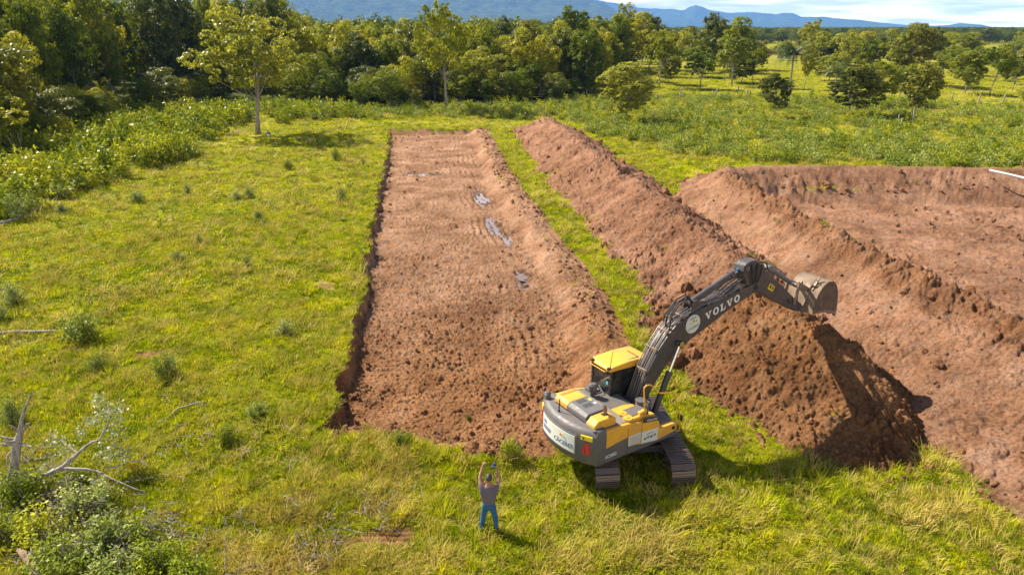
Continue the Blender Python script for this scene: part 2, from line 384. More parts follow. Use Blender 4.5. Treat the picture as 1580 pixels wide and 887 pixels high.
def bark_mat(name, c0, c1):
    m, t, b = new_mat(name)
    tcn = t.nodes.new('ShaderNodeTexCoord'); mpn = t.nodes.new('ShaderNodeMapping'); mpn.inputs['Scale'].default_value = (6, 6, 1.6)
    t.links.new(tcn.outputs['Object'], mpn.inputs['Vector'])
    f = noise(t, 1.4, 6, .65, mpn.outputs[0])
    t.links.new(ramp(t, f, [(.34, c0), (.66, c1)]), b.inputs['Base Color']); b.inputs['Roughness'].default_value = .9
    bump(t, b, f, .6, .03); return m
def paint(name, col, rough_=.45, dirt=.35, dcol=(.20, .13, .085), metallic=0, sc=2.5):
    m, t, b = new_mat(name); tcn = t.nodes.new('ShaderNodeTexCoord')
    f = noise(t, sc, 8, .68, tcn.outputs['Object'])
    f2 = ramp(t, f, [(.42, (0, 0, 0)), (.72, (dirt, dirt, dirt))])
    c = mixc(t, f2, col, dcol)
    t.links.new(c, b.inputs['Base Color']); b.inputs['Metallic'].default_value = metallic
    r = ramp(t, noise(t, sc*3, 4, .6, tcn.outputs['Object']), [(.3, (rough_*.8,)*3), (.7, (min(1, rough_*1.35),)*3)])
    t.links.new(r, b.inputs['Roughness']); bump(t, b, noise(t, 30, 3, .6, tcn.outputs['Object']), .08, .01)
    return m
M = {}
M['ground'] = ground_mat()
M['soil_wind'] = soil_mat('soil_windrow', (1.04, .94, .98)); M['soil_pile'] = soil_mat('soil_fresh', (.86, .72, .54)); M['soil_bank'] = soil_mat('soil_bank', (1.10, 1.03, 1.08))
M['clod'] = soil_mat('soil_clod', (1.2, 1.08, 1.02))
M['grass'] = leaf_mat('grass_blades', [(.30, (.140, .195, .006)), (.48, (.290, .350, .005)), (.66, (.475, .470, .010))], .38, .0, .5)
M['straw'] = leaf_mat('dry_grass', [(.3, (.29, .23, .05)), (.7, (.52, .42, .12))], .25, .03, .6)
M['weed'] = leaf_mat('weed_leaves', [(.3, (.110, .160, .008)), (.5, (.225, .265, .012)), (.7, (.365, .365, .022))], .28, .06, .25)
M['shrub'] = leaf_mat('shrub_leaves', [(.3, (.190, .235, .024)), (.5, (.205, .255, .055)), (.7, (.310, .345, .100))], .30, .08, .8)
M['tree'] = leaf_mat('tree_leaves', [(.28, (.090, .130, .008)), (.46, (.185, .220, .012)), (.60, (.265, .285, .017)), (.75, (.350, .335, .020))], .45, .14, .12, 1.3)
M['tree_pale'] = leaf_mat('pale_tree_leaves', [(.3, (.165, .200, .022)), (.5, (.240, .265, .034)), (.7, (.320, .320, .050))], .45, .14, .2)
M['tree_dark'] = leaf_mat('dark_tree_leaves', [(.3, (.062, .085, .007)), (.5, (.120, .142, .012)), (.7, (.210, .205, .020))], .35, .25, .2)
M['palm'] = leaf_mat('palm_leaves', [(.3, (.08, .125, .045)), (.7, (.15, .19, .07))], .3, .5, .3)
M['silver'] = leaf_mat('silvery_leaves', [(.3, (.22, .26, .15)), (.7, (.42, .45, .32))], .2, .5, 1.5)
M['bark'] = bark_mat('bark', (.15, .125, .10), (.40, .36, .31)); M['deadwood'] = bark_mat('dead_wood', (.15, .12, .10), (.40, .35, .31))
M['brownwood'] = bark_mat('brown_wood', (.12, .07, .045), (.34, .22, .14))

# ------------------------------------------------------------------ ground sheet and soil heaps
def radial(r0, r1, n): return 1/np.linspace(1/r0, 1/r1, n)
def polar(Rr, A):
    rr, aa = np.meshgrid(Rr, A, indexing='ij'); return rr*np.sin(aa), rr*np.cos(aa)
def sheet(name, Rr, A, X, Y, Z, mat, keep=None, closed=False, attr=None):
    nr, na = X.shape; idx = np.arange(nr*na).reshape(nr, na)
    a = idx[:-1, :-1]; b = idx[:-1, 1:]; c = idx[1:, 1:]; d = idx[1:, :-1]
    F = np.stack([a, d, c, b], -1).reshape(-1, 4)[:, ::1]
    if closed:
        a = idx[:-1, -1]; b = idx[:-1, 0]; c = idx[1:, 0]; d = idx[1:, -1]
        F = np.concatenate([F, np.stack([a, d, c, b], -1)])
    V = np.stack([X, Y, Z], -1).reshape(-1, 3)
    if keep is not None:
        k = keep.ravel(); F = F[k[F].all(1)]
        used = np.zeros(len(V), bool); used[F.ravel()] = True; remap = np.cumsum(used)-1
        F = remap[F]; V = V[used]
        if attr is not None: attr = attr.reshape(-1, 4)[used]
    me = np_mesh(name, V, F)
    if me.polygons[0].normal.z < 0: me.flip_normals()
    me.polygons.foreach_set('use_smooth', np.ones(len(F), bool))
    if attr is not None:
        ca = me.color_attributes.new('cover', 'FLOAT_COLOR', 'POINT'); ca.data.foreach_set('color', attr.reshape(-1).astype(np.float32))
    return link_mesh(name, me, mat)
Rr = np.concatenate([np.array([.5, 3, 6, 9]), radial(11, 115, 1050), np.geomspace(116, 1200, 130)[0:], np.geomspace(1300, 26000, 40)])
A = np.concatenate([np.linspace(R(-46), R(46), 1150), np.linspace(R(47), R(313), 90)])
X, Y = polar(Rr, A)

def pip(x, y, poly):
    """points inside a polygon"""
    ins = np.zeros(np.shape(x), bool); n = len(poly)
    for i in range(n):
        x0, y0 = poly[i]; x1, y1 = poly[(i+1) % n]
        c = ((y0 > y) != (y1 > y)) & (x < (x1-x0)*(y-y0)/((y1-y0) if y1 != y0 else 1e-9)+x0)
        ins ^= c
    return ins
def wpoly(pts): return [(at(a, b).x, at(a, b).y) for a, b in pts]
FOREST = [(-50, 64)] + wpoly([(60, 232), (110, 205), (190, 182), (270, 166), (340, 158), (440, 158), (500, 163), (560, 170), (700, 163), (830, 160), (915, 150), (935, 128)]) + [(28, 190), (45, 260), (62, 400), (62, 420), (-420, 420), (-160, 90), (-80, 60)]
BELT = [(-80, 46)] + wpoly([(0, 345), (45, 328), (110, 292), (200, 268), (290, 240), (335, 215), (352, 192), (392, 178), (430, 192), (540, 186), (620, 182), (760, 182), (800, 186), (860, 180), (925, 205), (1010, 232), (1100, 240), (1300, 256), (1580, 262), (1700, 265)]) + wpoly([(1700, 150), (1450, 140), (1250, 150), (1100, 150), (1000, 150), (940, 140)]) + [(12, 150), (-80, 150), (-160, 90)]
z, soil, wet, dry = surface(X, Y)
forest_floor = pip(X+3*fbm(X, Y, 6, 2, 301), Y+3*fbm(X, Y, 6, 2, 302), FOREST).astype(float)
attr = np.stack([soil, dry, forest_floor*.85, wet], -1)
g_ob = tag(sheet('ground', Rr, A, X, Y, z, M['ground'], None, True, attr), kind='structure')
del X, Y, z, soil, wet, dry

A2 = np.linspace(R(-4), R(47), 800); R2 = radial(12, 100, 1250)
X, Y = polar(R2, A2)
# only the surfaces of the heaps, a little below the turf at their feet
zw = mound_z(X, Y, 'wind'); zp = mound_z(X, Y, 'pile'); zb = mound_z(X, Y, 'bank')
o = sheet('soil_ridge', R2, A2, X, Y, zw, M['soil_wind'], (zw > -.22) & (zw > zp-.5) & (zw > zb-.5))
tag(o, 'long lumpy ridge of dug pinkish brown soil running beside the strip pit', 'soil heap')
o = sheet('soil_pile', R2, A2, X, Y, zp, M['soil_pile'], (zp > -.22) & (zp > zw-.6) & (zp > zb-.5))
tag(o, 'fresh heap of dark orange brown soil under the raised bucket', 'soil heap')
A3 = np.linspace(R(12), R(70), 980); R3 = radial(9, 80, 1300); X, Y = polar(R3, A3); zb = mound_z(X, Y, 'bank')
o = sheet('soil_bank', R3, A3, X, Y, zb, M['soil_bank'], (zb > ground(X, Y, False)[0]-.25))
tag(o, 'wide pale pinkish embankment of smooth soil around the dug basin', 'embankment')
del X, Y, zw, zp, zb

# rain water in the hollows of the pit floor
m, t, b = new_mat('puddle_water'); b.inputs['Base Color'].default_value = (.16, .10, .07, 1); b.inputs['Roughness'].default_value = .06; b.inputs['Specular IOR Level'].default_value = .9
M['water'] = m
for (qx, qy, rx, ry, dp) in PUD:
    bm = bmesh.new(); ring = []
    for k in range(28):
        a = 2*math.pi*k/28; ys = math.sin(a)*ry*1.25
        ring.append(bm.verts.new((qx+math.cos(a)*rx*1.25+ys*SLR, qy+ys, -PIT_D-.028)))
    bm.faces.new(ring)
    tag(obj('puddle', bm, M['water'], smooth=False), kind='structure')

# ------------------------------------------------------------------ leafy meshes
def leaf_quads(C, Nn, size, aspect=.6, rng=None, droop=0):
    """one bent quad per leaf; C centres, Nn preferred normals"""
    n = len(C); rng = rng or np.random.default_rng(0)
    Nn = Nn + rng.normal(0, .55, (n, 3)); Nn /= np.linalg.norm(Nn, axis=1, keepdims=True)+1e-9
    a = rng.normal(0, 1, (n, 3)); a -= Nn*(a*Nn).sum(1, keepdims=True); a /= np.linalg.norm(a, axis=1, keepdims=True)
    b = np.cross(Nn, a); s = (size*rng.uniform(.6, 1.35, n))[:, None]
    p0 = C-a*s*.5; p2 = C+a*s*.5; p1 = C+b*s*aspect*.5-Nn*s*.08; p3 = C-b*s*aspect*.5-Nn*s*.08
    V = np.stack([p0, p1, p2, p3], 1).reshape(-1, 3); F = np.arange(4*n).reshape(n, 4)
    return V, F
def leaf_mesh(name, C, Nn, size, mat, aspect=.6, rng=None):
    rng = rng or np.random.default_rng(1)
    V, F = leaf_quads(C, Nn, size, aspect, rng); me = np_mesh(name, V, F)
    at_ = me.attributes.new('leaf', 'FLOAT', 'FACE'); at_.data.foreach_set('value', rng.beta(2, 2, len(F)).astype(np.float32))
    me.materials.append(mat); return me
def crown_pts(rng, lobes, n, fill=.25):
    """points near the shells of many small lobes: leafy clusters with gaps between"""
    C = []; Nn = []
    vol = np.array([r[3]**2 for r in lobes]); cnt = np.maximum(8, (n*vol/vol.sum()).astype(int))
    for (lx, ly, lz, lr), k in zip(lobes, cnt):
        d = rng.normal(0, 1, (k, 3)); d /= np.linalg.norm(d, axis=1, keepdims=True); d[:, 2] = np.where(d[:, 2] < -.35, -d[:, 2], d[:, 2])
        # the lobe itself is lumpy: leaves gather round twig tips
        tips = rng.normal(0, 1, (max(4, k//26), 3)); tips /= np.linalg.norm(tips, axis=1, keepdims=True)
        tp = tips[rng.integers(0, len(tips), k)]; d = tp*1.0+d*.42; d /= np.linalg.norm(d, axis=1, keepdims=True)
        rr = lr*rng.uniform(.72, 1.12, k)[:, None]
        C.append(np.array([lx, ly, lz])+d*rr*np.array([1, 1, .8])); Nn.append(d+np.array([0, 0, .5]))
    return np.concatenate(C), np.concatenate(Nn)
def tree_variant(seed, kind):
    """unit tree 10 m tall; returns crown mesh, trunk mesh"""
    rng = np.random.default_rng(seed); lobes = []; limbs = []
    if kind == 'forest':   base, rx, rz, zc, nl, leaf, n, lr = .2, 3.7, 4.9, 5.1, 46, .235, 19000, 1.1
    elif kind == 'round':  base, rx, rz, zc, nl, leaf, n, lr = .9, 3.1, 4.2, 5.6, 40, .26, 14000, 1.0
    elif kind == 'open':   base, rx, rz, zc, nl, leaf, n, lr = 2.4, 3.4, 3.4, 6.4, 32, .27, 8500, .9
    elif kind == 'lone':   base, rx, rz, zc, nl, leaf, n, lr = 3.6, 4.6, 3.7, 6.6, 60, .23, 16000, .92
    elif kind == 'tall':   base, rx, rz, zc, nl, leaf, n, lr = 2.4, 2.1, 3.6, 6.3, 24, .27, 8500, .95
    else:                  base, rx, rz, zc, nl, leaf, n, lr = .3, 4.2, 4.8, 4.6, 34, .23, 14000, 1.15   # bushy to the ground
    ntr = 2 if kind in ('lone',) else 1
    trunk_tops = []
    bm = bmesh.new()
    for q in range(ntr):
        lean = rng.normal(0, .35, 2); h = zc*.85
        pts = [Vector((q*.35-.15*(ntr-1), 0.2*q, -.3)), Vector((lean[0]*.3+q*.1, lean[1]*.3, h*.35)), Vector((lean[0]*.8, lean[1]*.8, h*.7)), Vector((lean[0], lean[1], h))]
        tr = .15 if kind in ('forest', 'bush') else .085
        if kind == 'lone': tr = .115-.03*q
        tube(bm, pts, [tr*1.25, tr, tr*.75, tr*.5], 8); trunk_tops.append(pts)
    k = 0
    while len(lobes) < nl and k < 2000:
        k += 1
        d = rng.normal(0, 1, 3); d /= np.linalg.norm(d); rad = rng.uniform(.45, .92)
        p = np.array([d[0]*rx*rad, d[1]*rx*rad, zc+d[2]*rz*rad])
        if p[2] < base+.6: continue
        r = lr*rng.uniform(.6, 1.25)*(.8+.25*(p[2] > zc))
        if any(np.linalg.norm(p-np.array(l[:3])) < .55*(r+l[3]) for l in lobes): continue
        lobes.append((*p, r))
    for i, l in enumerate(lobes):
        if kind == 'forest' and i % 3: continue
        if kind == 'bush' and i % 4 or kind == 'lone' and i % 6 or kind in ('round', 'open', 'tall') and i % 3: continue
        pts = trunk_tops[i % ntr]; t = min(1, max(.25 if kind in ('forest', 'bush') else .5, (l[2]-1.5)/(zc*.85)*.75)); s0 = pts[0].lerp(pts[-1], t)
        seg = pts[1].lerp(pts[3], max(0, t-.35)/.65) if t > .35 else s0
        e = Vector(l[:3]); mid = seg.lerp(e, .5)+Vector((rng.normal(0, .15), rng.normal(0, .15), -.25))
        tube(bm, [seg, mid, e], [.042, .030, .012], 5, False)
    tm = bpy.data.meshes.new('trunk'); bm.to_mesh(tm); bm.free(); tm.shade_smooth(); tm.materials.append(M['bark'])
    C, Nn = crown_pts(rng, lobes, n)
    if kind in ('forest', 'bush'):
        # a sparser inner body so that gaps show dark foliage, not sky
        m2 = 1500; d = rng.normal(0, 1, (m2, 3)); d /= np.linalg.norm(d, axis=1, keepdims=True)
        C2 = np.array([0, 0, zc])+d*np.array([rx*.6, rx*.6, rz*.72])*rng.uniform(.3, 1, (m2, 1)); ok = C2[:, 2] > .5
        C = np.concatenate([C, C2[ok]]); Nn = np.concatenate([Nn, d[ok]])
    cm = leaf_mesh('crown', C, Nn, leaf, M['tree'], .62, rng)
    return cm, tm
VAR = {k: [tree_variant(100*i+j+5, k) for j in range(n)] for i, (k, n) in enumerate((('forest', 6), ('round', 4), ('open', 4), ('lone', 1), ('tall', 3), ('bush', 3)))}
def plant_tree(name, x, y, h, width, kind, var, label, cat='tree', group=None, mat='tree', rz=None, lean=0):
    cm, tm = VAR[kind][var % len(VAR[kind])]
    wd = {'forest': 7.6, 'round': 6.6, 'open': 7.2, 'lone': 9.4, 'tall': 4.9, 'bush': 8.6}[kind]
    zz = zg1(x, y) if math.hypot(x, y) < 110 else 0
    e = empty(name, (x, y, zz), rz if rz is not None else random.uniform(0, 6.28))
    e.rotation_euler[0] = lean*random.uniform(-1, 1); e.rotation_euler[1] = lean*random.uniform(-1, 1)
    e.scale = (width/wd, width/wd, h/10.0)
    for nm, me in (('crown', cm), ('trunk', tm)):
        c = bpy.data.objects.new(nm, me); COL.objects.link(c); c.parent = e
        if nm == 'crown' and mat != 'tree':
            c.material_slots[0].link = 'OBJECT'; c.material_slots[0].material = M[mat]
    tag(e, label, cat, group); return e

# ------------------------------------------------------------------ scattering of stuff nobody could count
def src(name, me):
    o = bpy.data.objects.new(name, me); return o           # mesh source, only ever drawn through the scatter
def scatter(name, P, rot, scl, idx, sources):
    me = bpy.data.meshes.new(name); me.vertices.add(len(P)); me.vertices.foreach_set('co', np.asarray(P, np.float32).ravel())
    a = me.attributes.new('rot', 'FLOAT_VECTOR', 'POINT'); a.data.foreach_set('vector', np.asarray(rot, np.float32).ravel())
    a = me.attributes.new('scl', 'FLOAT_VECTOR', 'POINT'); a.data.foreach_set('vector', np.asarray(scl, np.float32).ravel())
    a = me.attributes.new('idx', 'INT', 'POINT'); a.data.foreach_set('value', np.asarray(idx, np.int32))
    o = link_mesh(name, me, None)
    ng = bpy.data.node_groups.new(name, 'GeometryNodeTree')
    ng.interface.new_socket('Geometry', in_out='INPUT', socket_type='NodeSocketGeometry'); ng.interface.new_socket('Geometry', in_out='OUTPUT', socket_type='NodeSocketGeometry')
    gi = ng.nodes.new('NodeGroupInput'); go = ng.nodes.new('NodeGroupOutput'); ip = ng.nodes.new('GeometryNodeInstanceOnPoints')
    j = ng.nodes.new('GeometryNodeJoinGeometry')
    for s in sources:
        oi = ng.nodes.new('GeometryNodeObjectInfo'); oi.inputs['Object'].default_value = s; oi.inputs['As Instance'].default_value = True
        ng.links.new(oi.outputs['Geometry'], j.inputs[0])
    def named(nm, ty):
        q = ng.nodes.new('GeometryNodeInputNamedAttribute'); q.data_type = ty; q.inputs['Name'].default_value = nm
        return [s for s in q.outputs if s.enabled and s.name == 'Attribute'][0]
    mpn = ng.nodes.new('GeometryNodeMeshToPoints')
    ng.links.new(gi.outputs[0], mpn.inputs[0]); ng.links.new(mpn.outputs[0], ip.inputs['Points'])
    ng.links.new(j.outputs[0], ip.inputs['Instance']); ip.inputs['Pick Instance'].default_value = True
    ng.links.new(named('idx', 'INT'), ip.inputs['Instance Index']); ng.links.new(named('scl', 'FLOAT_VECTOR'), ip.inputs['Scale'])
    er = ng.nodes.new('FunctionNodeEulerToRotation'); ng.links.new(named('rot', 'FLOAT_VECTOR'), er.inputs[0]); ng.links.new(er.outputs[0], ip.inputs['Rotation'])
    ng.links.new(ip.outputs[0], go.inputs[0])
    md = o.modifiers.new('scatter', 'NODES'); md.node_group = ng
    return o
def tuft(seed, n, h, wd, spread_, mat, bend=.5):
    rng = np.random.default_rng(seed); V = []; F = []
    for i in range(n):
        a = rng.uniform(0, 6.28); r = spread_*math.sqrt(rng.uniform()); bx, by = r*math.cos(a), r*math.sin(a)
        d = a+rng.normal(0, .8); L_ = h*rng.uniform(.55, 1.15); be = bend*L_*rng.uniform(.3, 1.2)
        dx, dy = math.cos(d), math.sin(d); px, py = -dy*wd/2, dx*wd/2; k = len(V)
        V += [(bx-px, by-py, -.02), (bx+px, by+py, -.02), (bx+dx*be*.4+px*.9, by+dy*be*.4+py*.9, L_*.62), (bx+dx*be*.4-px*.9, by+dy*be*.4-py*.9, L_*.62),
              (bx+dx*be+px*.15, by+dy*be+py*.15, L_*.95), (bx+dx*be-px*.15, by+dy*be-py*.15, L_*.95)]
        F += [(k, k+1, k+2, k+3), (k+3, k+2, k+4, k+5)]
    me = np_mesh('tuft', V, F); at_ = me.attributes.new('leaf', 'FLOAT', 'FACE'); v = np.repeat(rng.beta(2, 2, n), 2)
    at_.data.foreach_set('value', v.astype(np.float32)); me.materials.append(mat); return src('tuft', me)
def weed(seed, n, rad, h, leaf, mat, stems=6, asp=.45, nm='weed'):
    rng = np.random.default_rng(seed); C = []; Nn = []
    for s in range(stems):
        a = rng.uniform(0, 6.28); rr = rad*math.sqrt(rng.uniform()); sh = h*rng.uniform(.6, 1.15); out_ = rng.uniform(.1, .5)
        k = n//stems; t = rng.uniform(.12, 1, k)
        cx = rr*math.cos(a)*(.4+.6*t)+rng.normal(0, leaf*.45, k); cy = rr*math.sin(a)*(.4+.6*t)+rng.normal(0, leaf*.45, k)
        C.append(np.stack([cx, cy, t*sh], 1)); Nn.append(np.stack([rng.normal(0, .7, k), rng.normal(0, .7, k), np.full(k, .8)], 1))
    return src(nm, leaf_mesh(nm, np.concatenate(C), np.concatenate(Nn), leaf, mat, asp, rng))
SOIL_OFF = lambda x, y: (ground(x, y, False)[1] > .3)
rng = np.random.default_rng(4)
def frustum_pts(r0, r1, dens, a=47):
    area = R(2*a)*(r1*r1-r0*r0)/2; n = int(area*dens)
    r = np.sqrt(rng.uniform(r0*r0, r1*r1, n)); t = rng.uniform(R(-a), R(a), n); return r*np.sin(t), r*np.cos(t)
def base_z(x, y): return ground(x, y)[0]

# ------------------------------------------------------------------ grass
T_short = [tuft(i, 18, .085, .014, .13, M['grass'], .9) for i in range(3)]
T_long = [tuft(10, 26, .20, .013, .12, M['grass'], .8), tuft(11, 24, .27, .012, .10, M['grass'], .9)]
T_straw = [tuft(20, 18, .16, .012, .14, M['straw'], 1.1), tuft(21, 20, .26, .010, .12, M['straw'], 1.2)]
T_leafy = [weed(30, 46, .17, .07, .038, M['grass'], 7, .6, 'tuft'), weed(31, 30, .16, .16, .06, M['weed'], 5, .5, 'tuft')]
SRC = T_short + T_long + T_straw + T_leafy      # 0 1 2 | 3 4 | 5 6 | 7 8
PX, PY, SZ = [], [], []
for r0, r1, dn, s in ((5, 11.5, 40, 1.2), (11.5, 22, 95, 1.0), (22, 34, 62, 1.15), (34, 52, 30, 1.5), (52, 80, 13, 2.1), (80, 135, 5.0, 3.0), (135, 260, .9, 5)):
    x, y = frustum_pts(r0, r1, dn); PX.append(x); PY.append(y); SZ.append(np.full(len(x), s))
x = np.concatenate(PX); y = np.concatenate(PY); s = np.concatenate(SZ)
zz, soil, wet, dry = surface(x, y)
ok = (soil < .4) & (mound_top(x, y) < -.02) & ~pip(x, y, FOREST)
thin = sst(-.35, .1, fbm(x, y, .8, 3, 401)) * (1-.45*dry)
ok &= rng.uniform(size=len(x)) < .30+.7*thin
x, y, s, zz, dry = x[ok], y[ok], s[ok], zz[ok], dry[ok]
n = len(x); u = rng.uniform(size=n); lg = fbm(x, y, 2.3, 3, 405)
idx = rng.integers(0, 3, n); idx = np.where(u < .62, 7, idx); idx = np.where((u > .93), 8, idx)
idx = np.where((u > .75) & (lg > .42) & (s < 2), rng.integers(3, 5, n), idx)
idx = np.where((rng.uniform(size=n) < np.where(blobs(x, y, BLOB_DRY) > .45, .8, dry*.45+.02)), rng.choice([5, 5, 5, 6], n), idx)
lush = 1+.45*sst(.0, .4, fbm(x, y, 4.0, 3, 407))
sc = s*rng.uniform(.7, 1.25, n)*lush; sz = sc/lush*np.where(idx > 2, np.minimum(1, 1.1/s), np.minimum(1, 1.6/s)*1.0)
rot = np.stack([rng.normal(0, .15, n), rng.normal(0, .15, n), rng.uniform(0, 6.28, n)], 1)
tag(scatter('grass', np.stack([x, y, zz-.01], 1), rot, np.stack([sc, sc, sz], 1), idx, SRC), kind='stuff')
# flattened straw on the trodden strip and other worn spots
x, y = frustum_pts(12, 60, 60); bl_ = blobs(x, y, BLOB_DRY); ok = (bl_ > .3) & (rng.uniform(size=len(x)) < 1.2*bl_); x, y = x[ok], y[ok]
zz, soil, _, _ = surface(x, y); ok = (mound_top(x, y) < -.05) & (soil < .9) & (pit_terms(x, y)[2] < .2); x, y, zz = x[ok], y[ok], zz[ok]; n = len(x)
tag(scatter('straw', np.stack([x, y, zz+.02], 1), np.stack([rng.normal(0, .5, n), rng.normal(0, .5, n), rng.normal(1.4, .7, n)], 1), np.stack([rng.uniform(1, 1.8, n), rng.uniform(1, 1.8, n), rng.uniform(.4, .9, n)], 1), rng.integers(0, 2, n), T_straw), kind='stuff')
# tall tussocks near the camera and round the lower end of the pit
PX, PY = [], []
for px, py, rad, k in ((560, 700, 1.1, 90), (500, 690, .8, 60), (690, 690, .9, 80), (640, 700, .6, 50), (480, 640, .8, 40), (1290, 770, 1.6, 90), (1500, 720, 1.2, 80), (1230, 720, 1.0, 50), (1540, 800, 1.5, 70), (540, 770, .9, 60), (350, 780, 1.6, 70), (700, 800, 1.3, 50), (830, 840, 1.0, 40), (150, 620, 2.0, 60), (680, 860, 1.0, 50), (60, 560, 2.4, 60), (1180, 780, 2, 60)):
    p = at(px, py); PX.append(rng.normal(p.x, rad*.6, k)); PY.append(rng.normal(p.y, rad*.6, k))
x = np.concatenate(PX); y = np.concatenate(PY); zz, soil, _, dry = surface(x, y); ok = (soil < .4) & (mound_top(x, y) < 0)
x, y, zz, dry = x[ok], y[ok], zz[ok], dry[ok]; n = len(x)
idx = np.where(rng.uniform(size=n) < .22+.5*dry, 2, rng.integers(0, 2, n)); sc = rng.uniform(.7, 1.5, n)
tag(scatter('tall_grass', np.stack([x, y, zz], 1), np.stack([rng.normal(0, .2, n), rng.normal(0, .2, n), rng.uniform(0, 6.28, n)], 1), np.stack([sc, sc, sc*rng.uniform(.8, 1.3, n)], 1), idx, T_long+[T_straw[1]]), kind='stuff')

# low weeds standing in the pasture, and the thick weed belt before the woods
W = [weed(40, 130, .40, .75, .15, M['weed'], 12), weed(41, 150, .5, 1.0, .16, M['weed'], 14), weed(42, 120, .38, .7, .14, M['shrub'], 12), weed(43, 190, .55, .65, .17, M['shrub'], 18)]
x, y = frustum_pts(38, 150, 1.3, 47); x2, y2 = frustum_pts(36, 95, 1.4, 47); x = np.concatenate([x, x2]); y = np.concatenate([y, y2])
inb = pip(x+3*fbm(x, y, 5, 3, 420), y+4*fbm(x, y, 5, 3, 421), BELT) & ~pip(x, y, FOREST)
dens = sst(-.25, .12, fbm(x, y, 4.5, 3, 425))
right = sst(8, 20, x)
keep = inb & (rng.uniform(size=len(x)) < (.25+.75*dens)) & (rng.uniform(size=len(x)) < 1-.35*right)
fre = ~inb & (rng.uniform(size=len(x)) < .035) & (y < 120)
ok = (keep | fre) & (ground(x, y, False)[1] < .3) & (mound_top(x, y) < -.02)
x, y, inb = x[ok], y[ok], inb[ok]; zz = base_z(x, y); n = len(x)
big = sst(-10, -40, x)*sst(0, 30, 130-y)
sc = rng.uniform(.7, 1.5, n)*np.where(inb, 1.15+.75*big, .6)
idx = np.where(rng.uniform(size=n) < .25+.65*big, rng.integers(2, 4, n), rng.integers(0, 2, n))
tag(scatter('undergrowth', np.stack([x, y, zz-.05], 1), np.stack([rng.normal(0, .1, n), rng.normal(0, .1, n), rng.uniform(0, 6.28, n)], 1), np.stack([sc, sc, sc*rng.uniform(.7, 1.2, n)], 1), idx, W), kind='stuff')

# ------------------------------------------------------------------ loose clods
def clod_src(seed):
    rg = np.random.default_rng(seed); bm = bmesh.new(); bmesh.ops.create_icosphere(bm, subdivisions=3, radius=1)
    k = rg.normal(0, 1, (5, 3))
    for v in bm.verts:
        d = np.array(v.co); f = 1+.16*sum(math.sin(2.3*float(d@q)+i) for i, q in enumerate(k[:3]))+.09*math.sin(7*float(d@k[3]))+.07*math.sin(9*float(d@k[4])+2)
        v.co = Vector(d*f)*1.0; v.co.z *= .72
    me = bpy.data.meshes.new('clod'); bm.to_mesh(me); bm.free(); me.materials.append(M['clod']); return src('clod', me)
CL = [clod_src(i) for i in range(4)]
x, y = frustum_pts(14, 95, 14, 44); x2, y2 = frustum_pts(14, 34, 40, 44); x = np.concatenate([x, x2]); y = np.concatenate([y, y2])
gz, soil, wet = ground(x, y); mt = mound_top(x, y); a_, b_, c_, d_ = pit_terms(x, y)
pr = np.zeros(len(x)); onm = mt > gz-.02
toe = np.exp(-(mt/.28)**2)
pr = np.where(onm, .05+.33*toe, pr); pr = np.where(~onm & (mt > -.45), .20, pr)
pr = np.where((soil > .5) & (b_ < 0) & (x < 8), .5, pr)
pr = np.where((soil > .5) & (b_ > 0) & (a_ > 0) & (mt < 0) & (x < 8), .03+.25*(a_ < 1.1)*1.0, pr)
pr = np.where((c_ < 1.6) & (soil > .5) & (mt < 0) & (x < 6), .55, pr)
pr = np.where(~onm & (in_basin(x, y) > .5), .12, pr)
# crumbs spilled on the turf beside the pit's right edge and round the heap
pr = np.where((soil < .5) & ~onm & (b_ < -1.2) & (b_ > -3.6) & (y > 20) & (y < 90) & (x < 7), .05, pr)
ok = rng.uniform(size=len(x)) < pr*(.4+1.2*sst(-.2, .3, fbm(x, y, 1.8, 2, 430)))
x, y = x[ok], y[ok]; n = len(x); zc = np.maximum(gz[ok], mt[ok]); lev = np.minimum(1.8, 1+np.hypot(x, y)/70)
sc = (.014+.07*rng.uniform(size=n)**4.5 + np.where(rng.uniform(size=n) < .022, rng.uniform(.06, .2, n), 0)*(mt[ok] > -.2))*lev*np.where(toe[ok] > .5, 1.25, 1)
tag(scatter('clods', np.stack([x, y, zc+sc*.15], 1), rng.uniform(0, 6.28, (n, 3)), np.stack([sc]*3, 1), rng.integers(0, 4, n), CL), kind='stuff')
# a few weeds that took hold on the heaps
x, y = frustum_pts(18, 70, .9, 44); mt = mound_top(x, y); gz, soil, _ = ground(x, y); a_, b_, c_, d_ = pit_terms(x, y)
pw = np.where(mt > .1, np.where((x < 12) & (y < 27), .5, .2), 0)*sst(-.05, .3, fbm(x, y, 2.2, 2, 440)); pw = np.where((b_ < -.2) & (b_ > -1.8) & (x < 6), .35, pw)
ok = rng.uniform(size=len(x)) < pw; x, y = x[ok], y[ok]; n = len(x); sc = rng.uniform(.5, 1.3, n)*(1+np.hypot(x, y)/80)
tag(scatter('sprouts', np.stack([x, y, np.maximum(gz, mt)[ok]], 1), np.stack([rng.normal(0, .3, n), rng.normal(0, .3, n), rng.uniform(0, 6.28, n)], 1), np.stack([sc]*3, 1), rng.integers(0, 3, n), [T_short[0], T_leafy[0], T_leafy[1]]), kind='stuff')

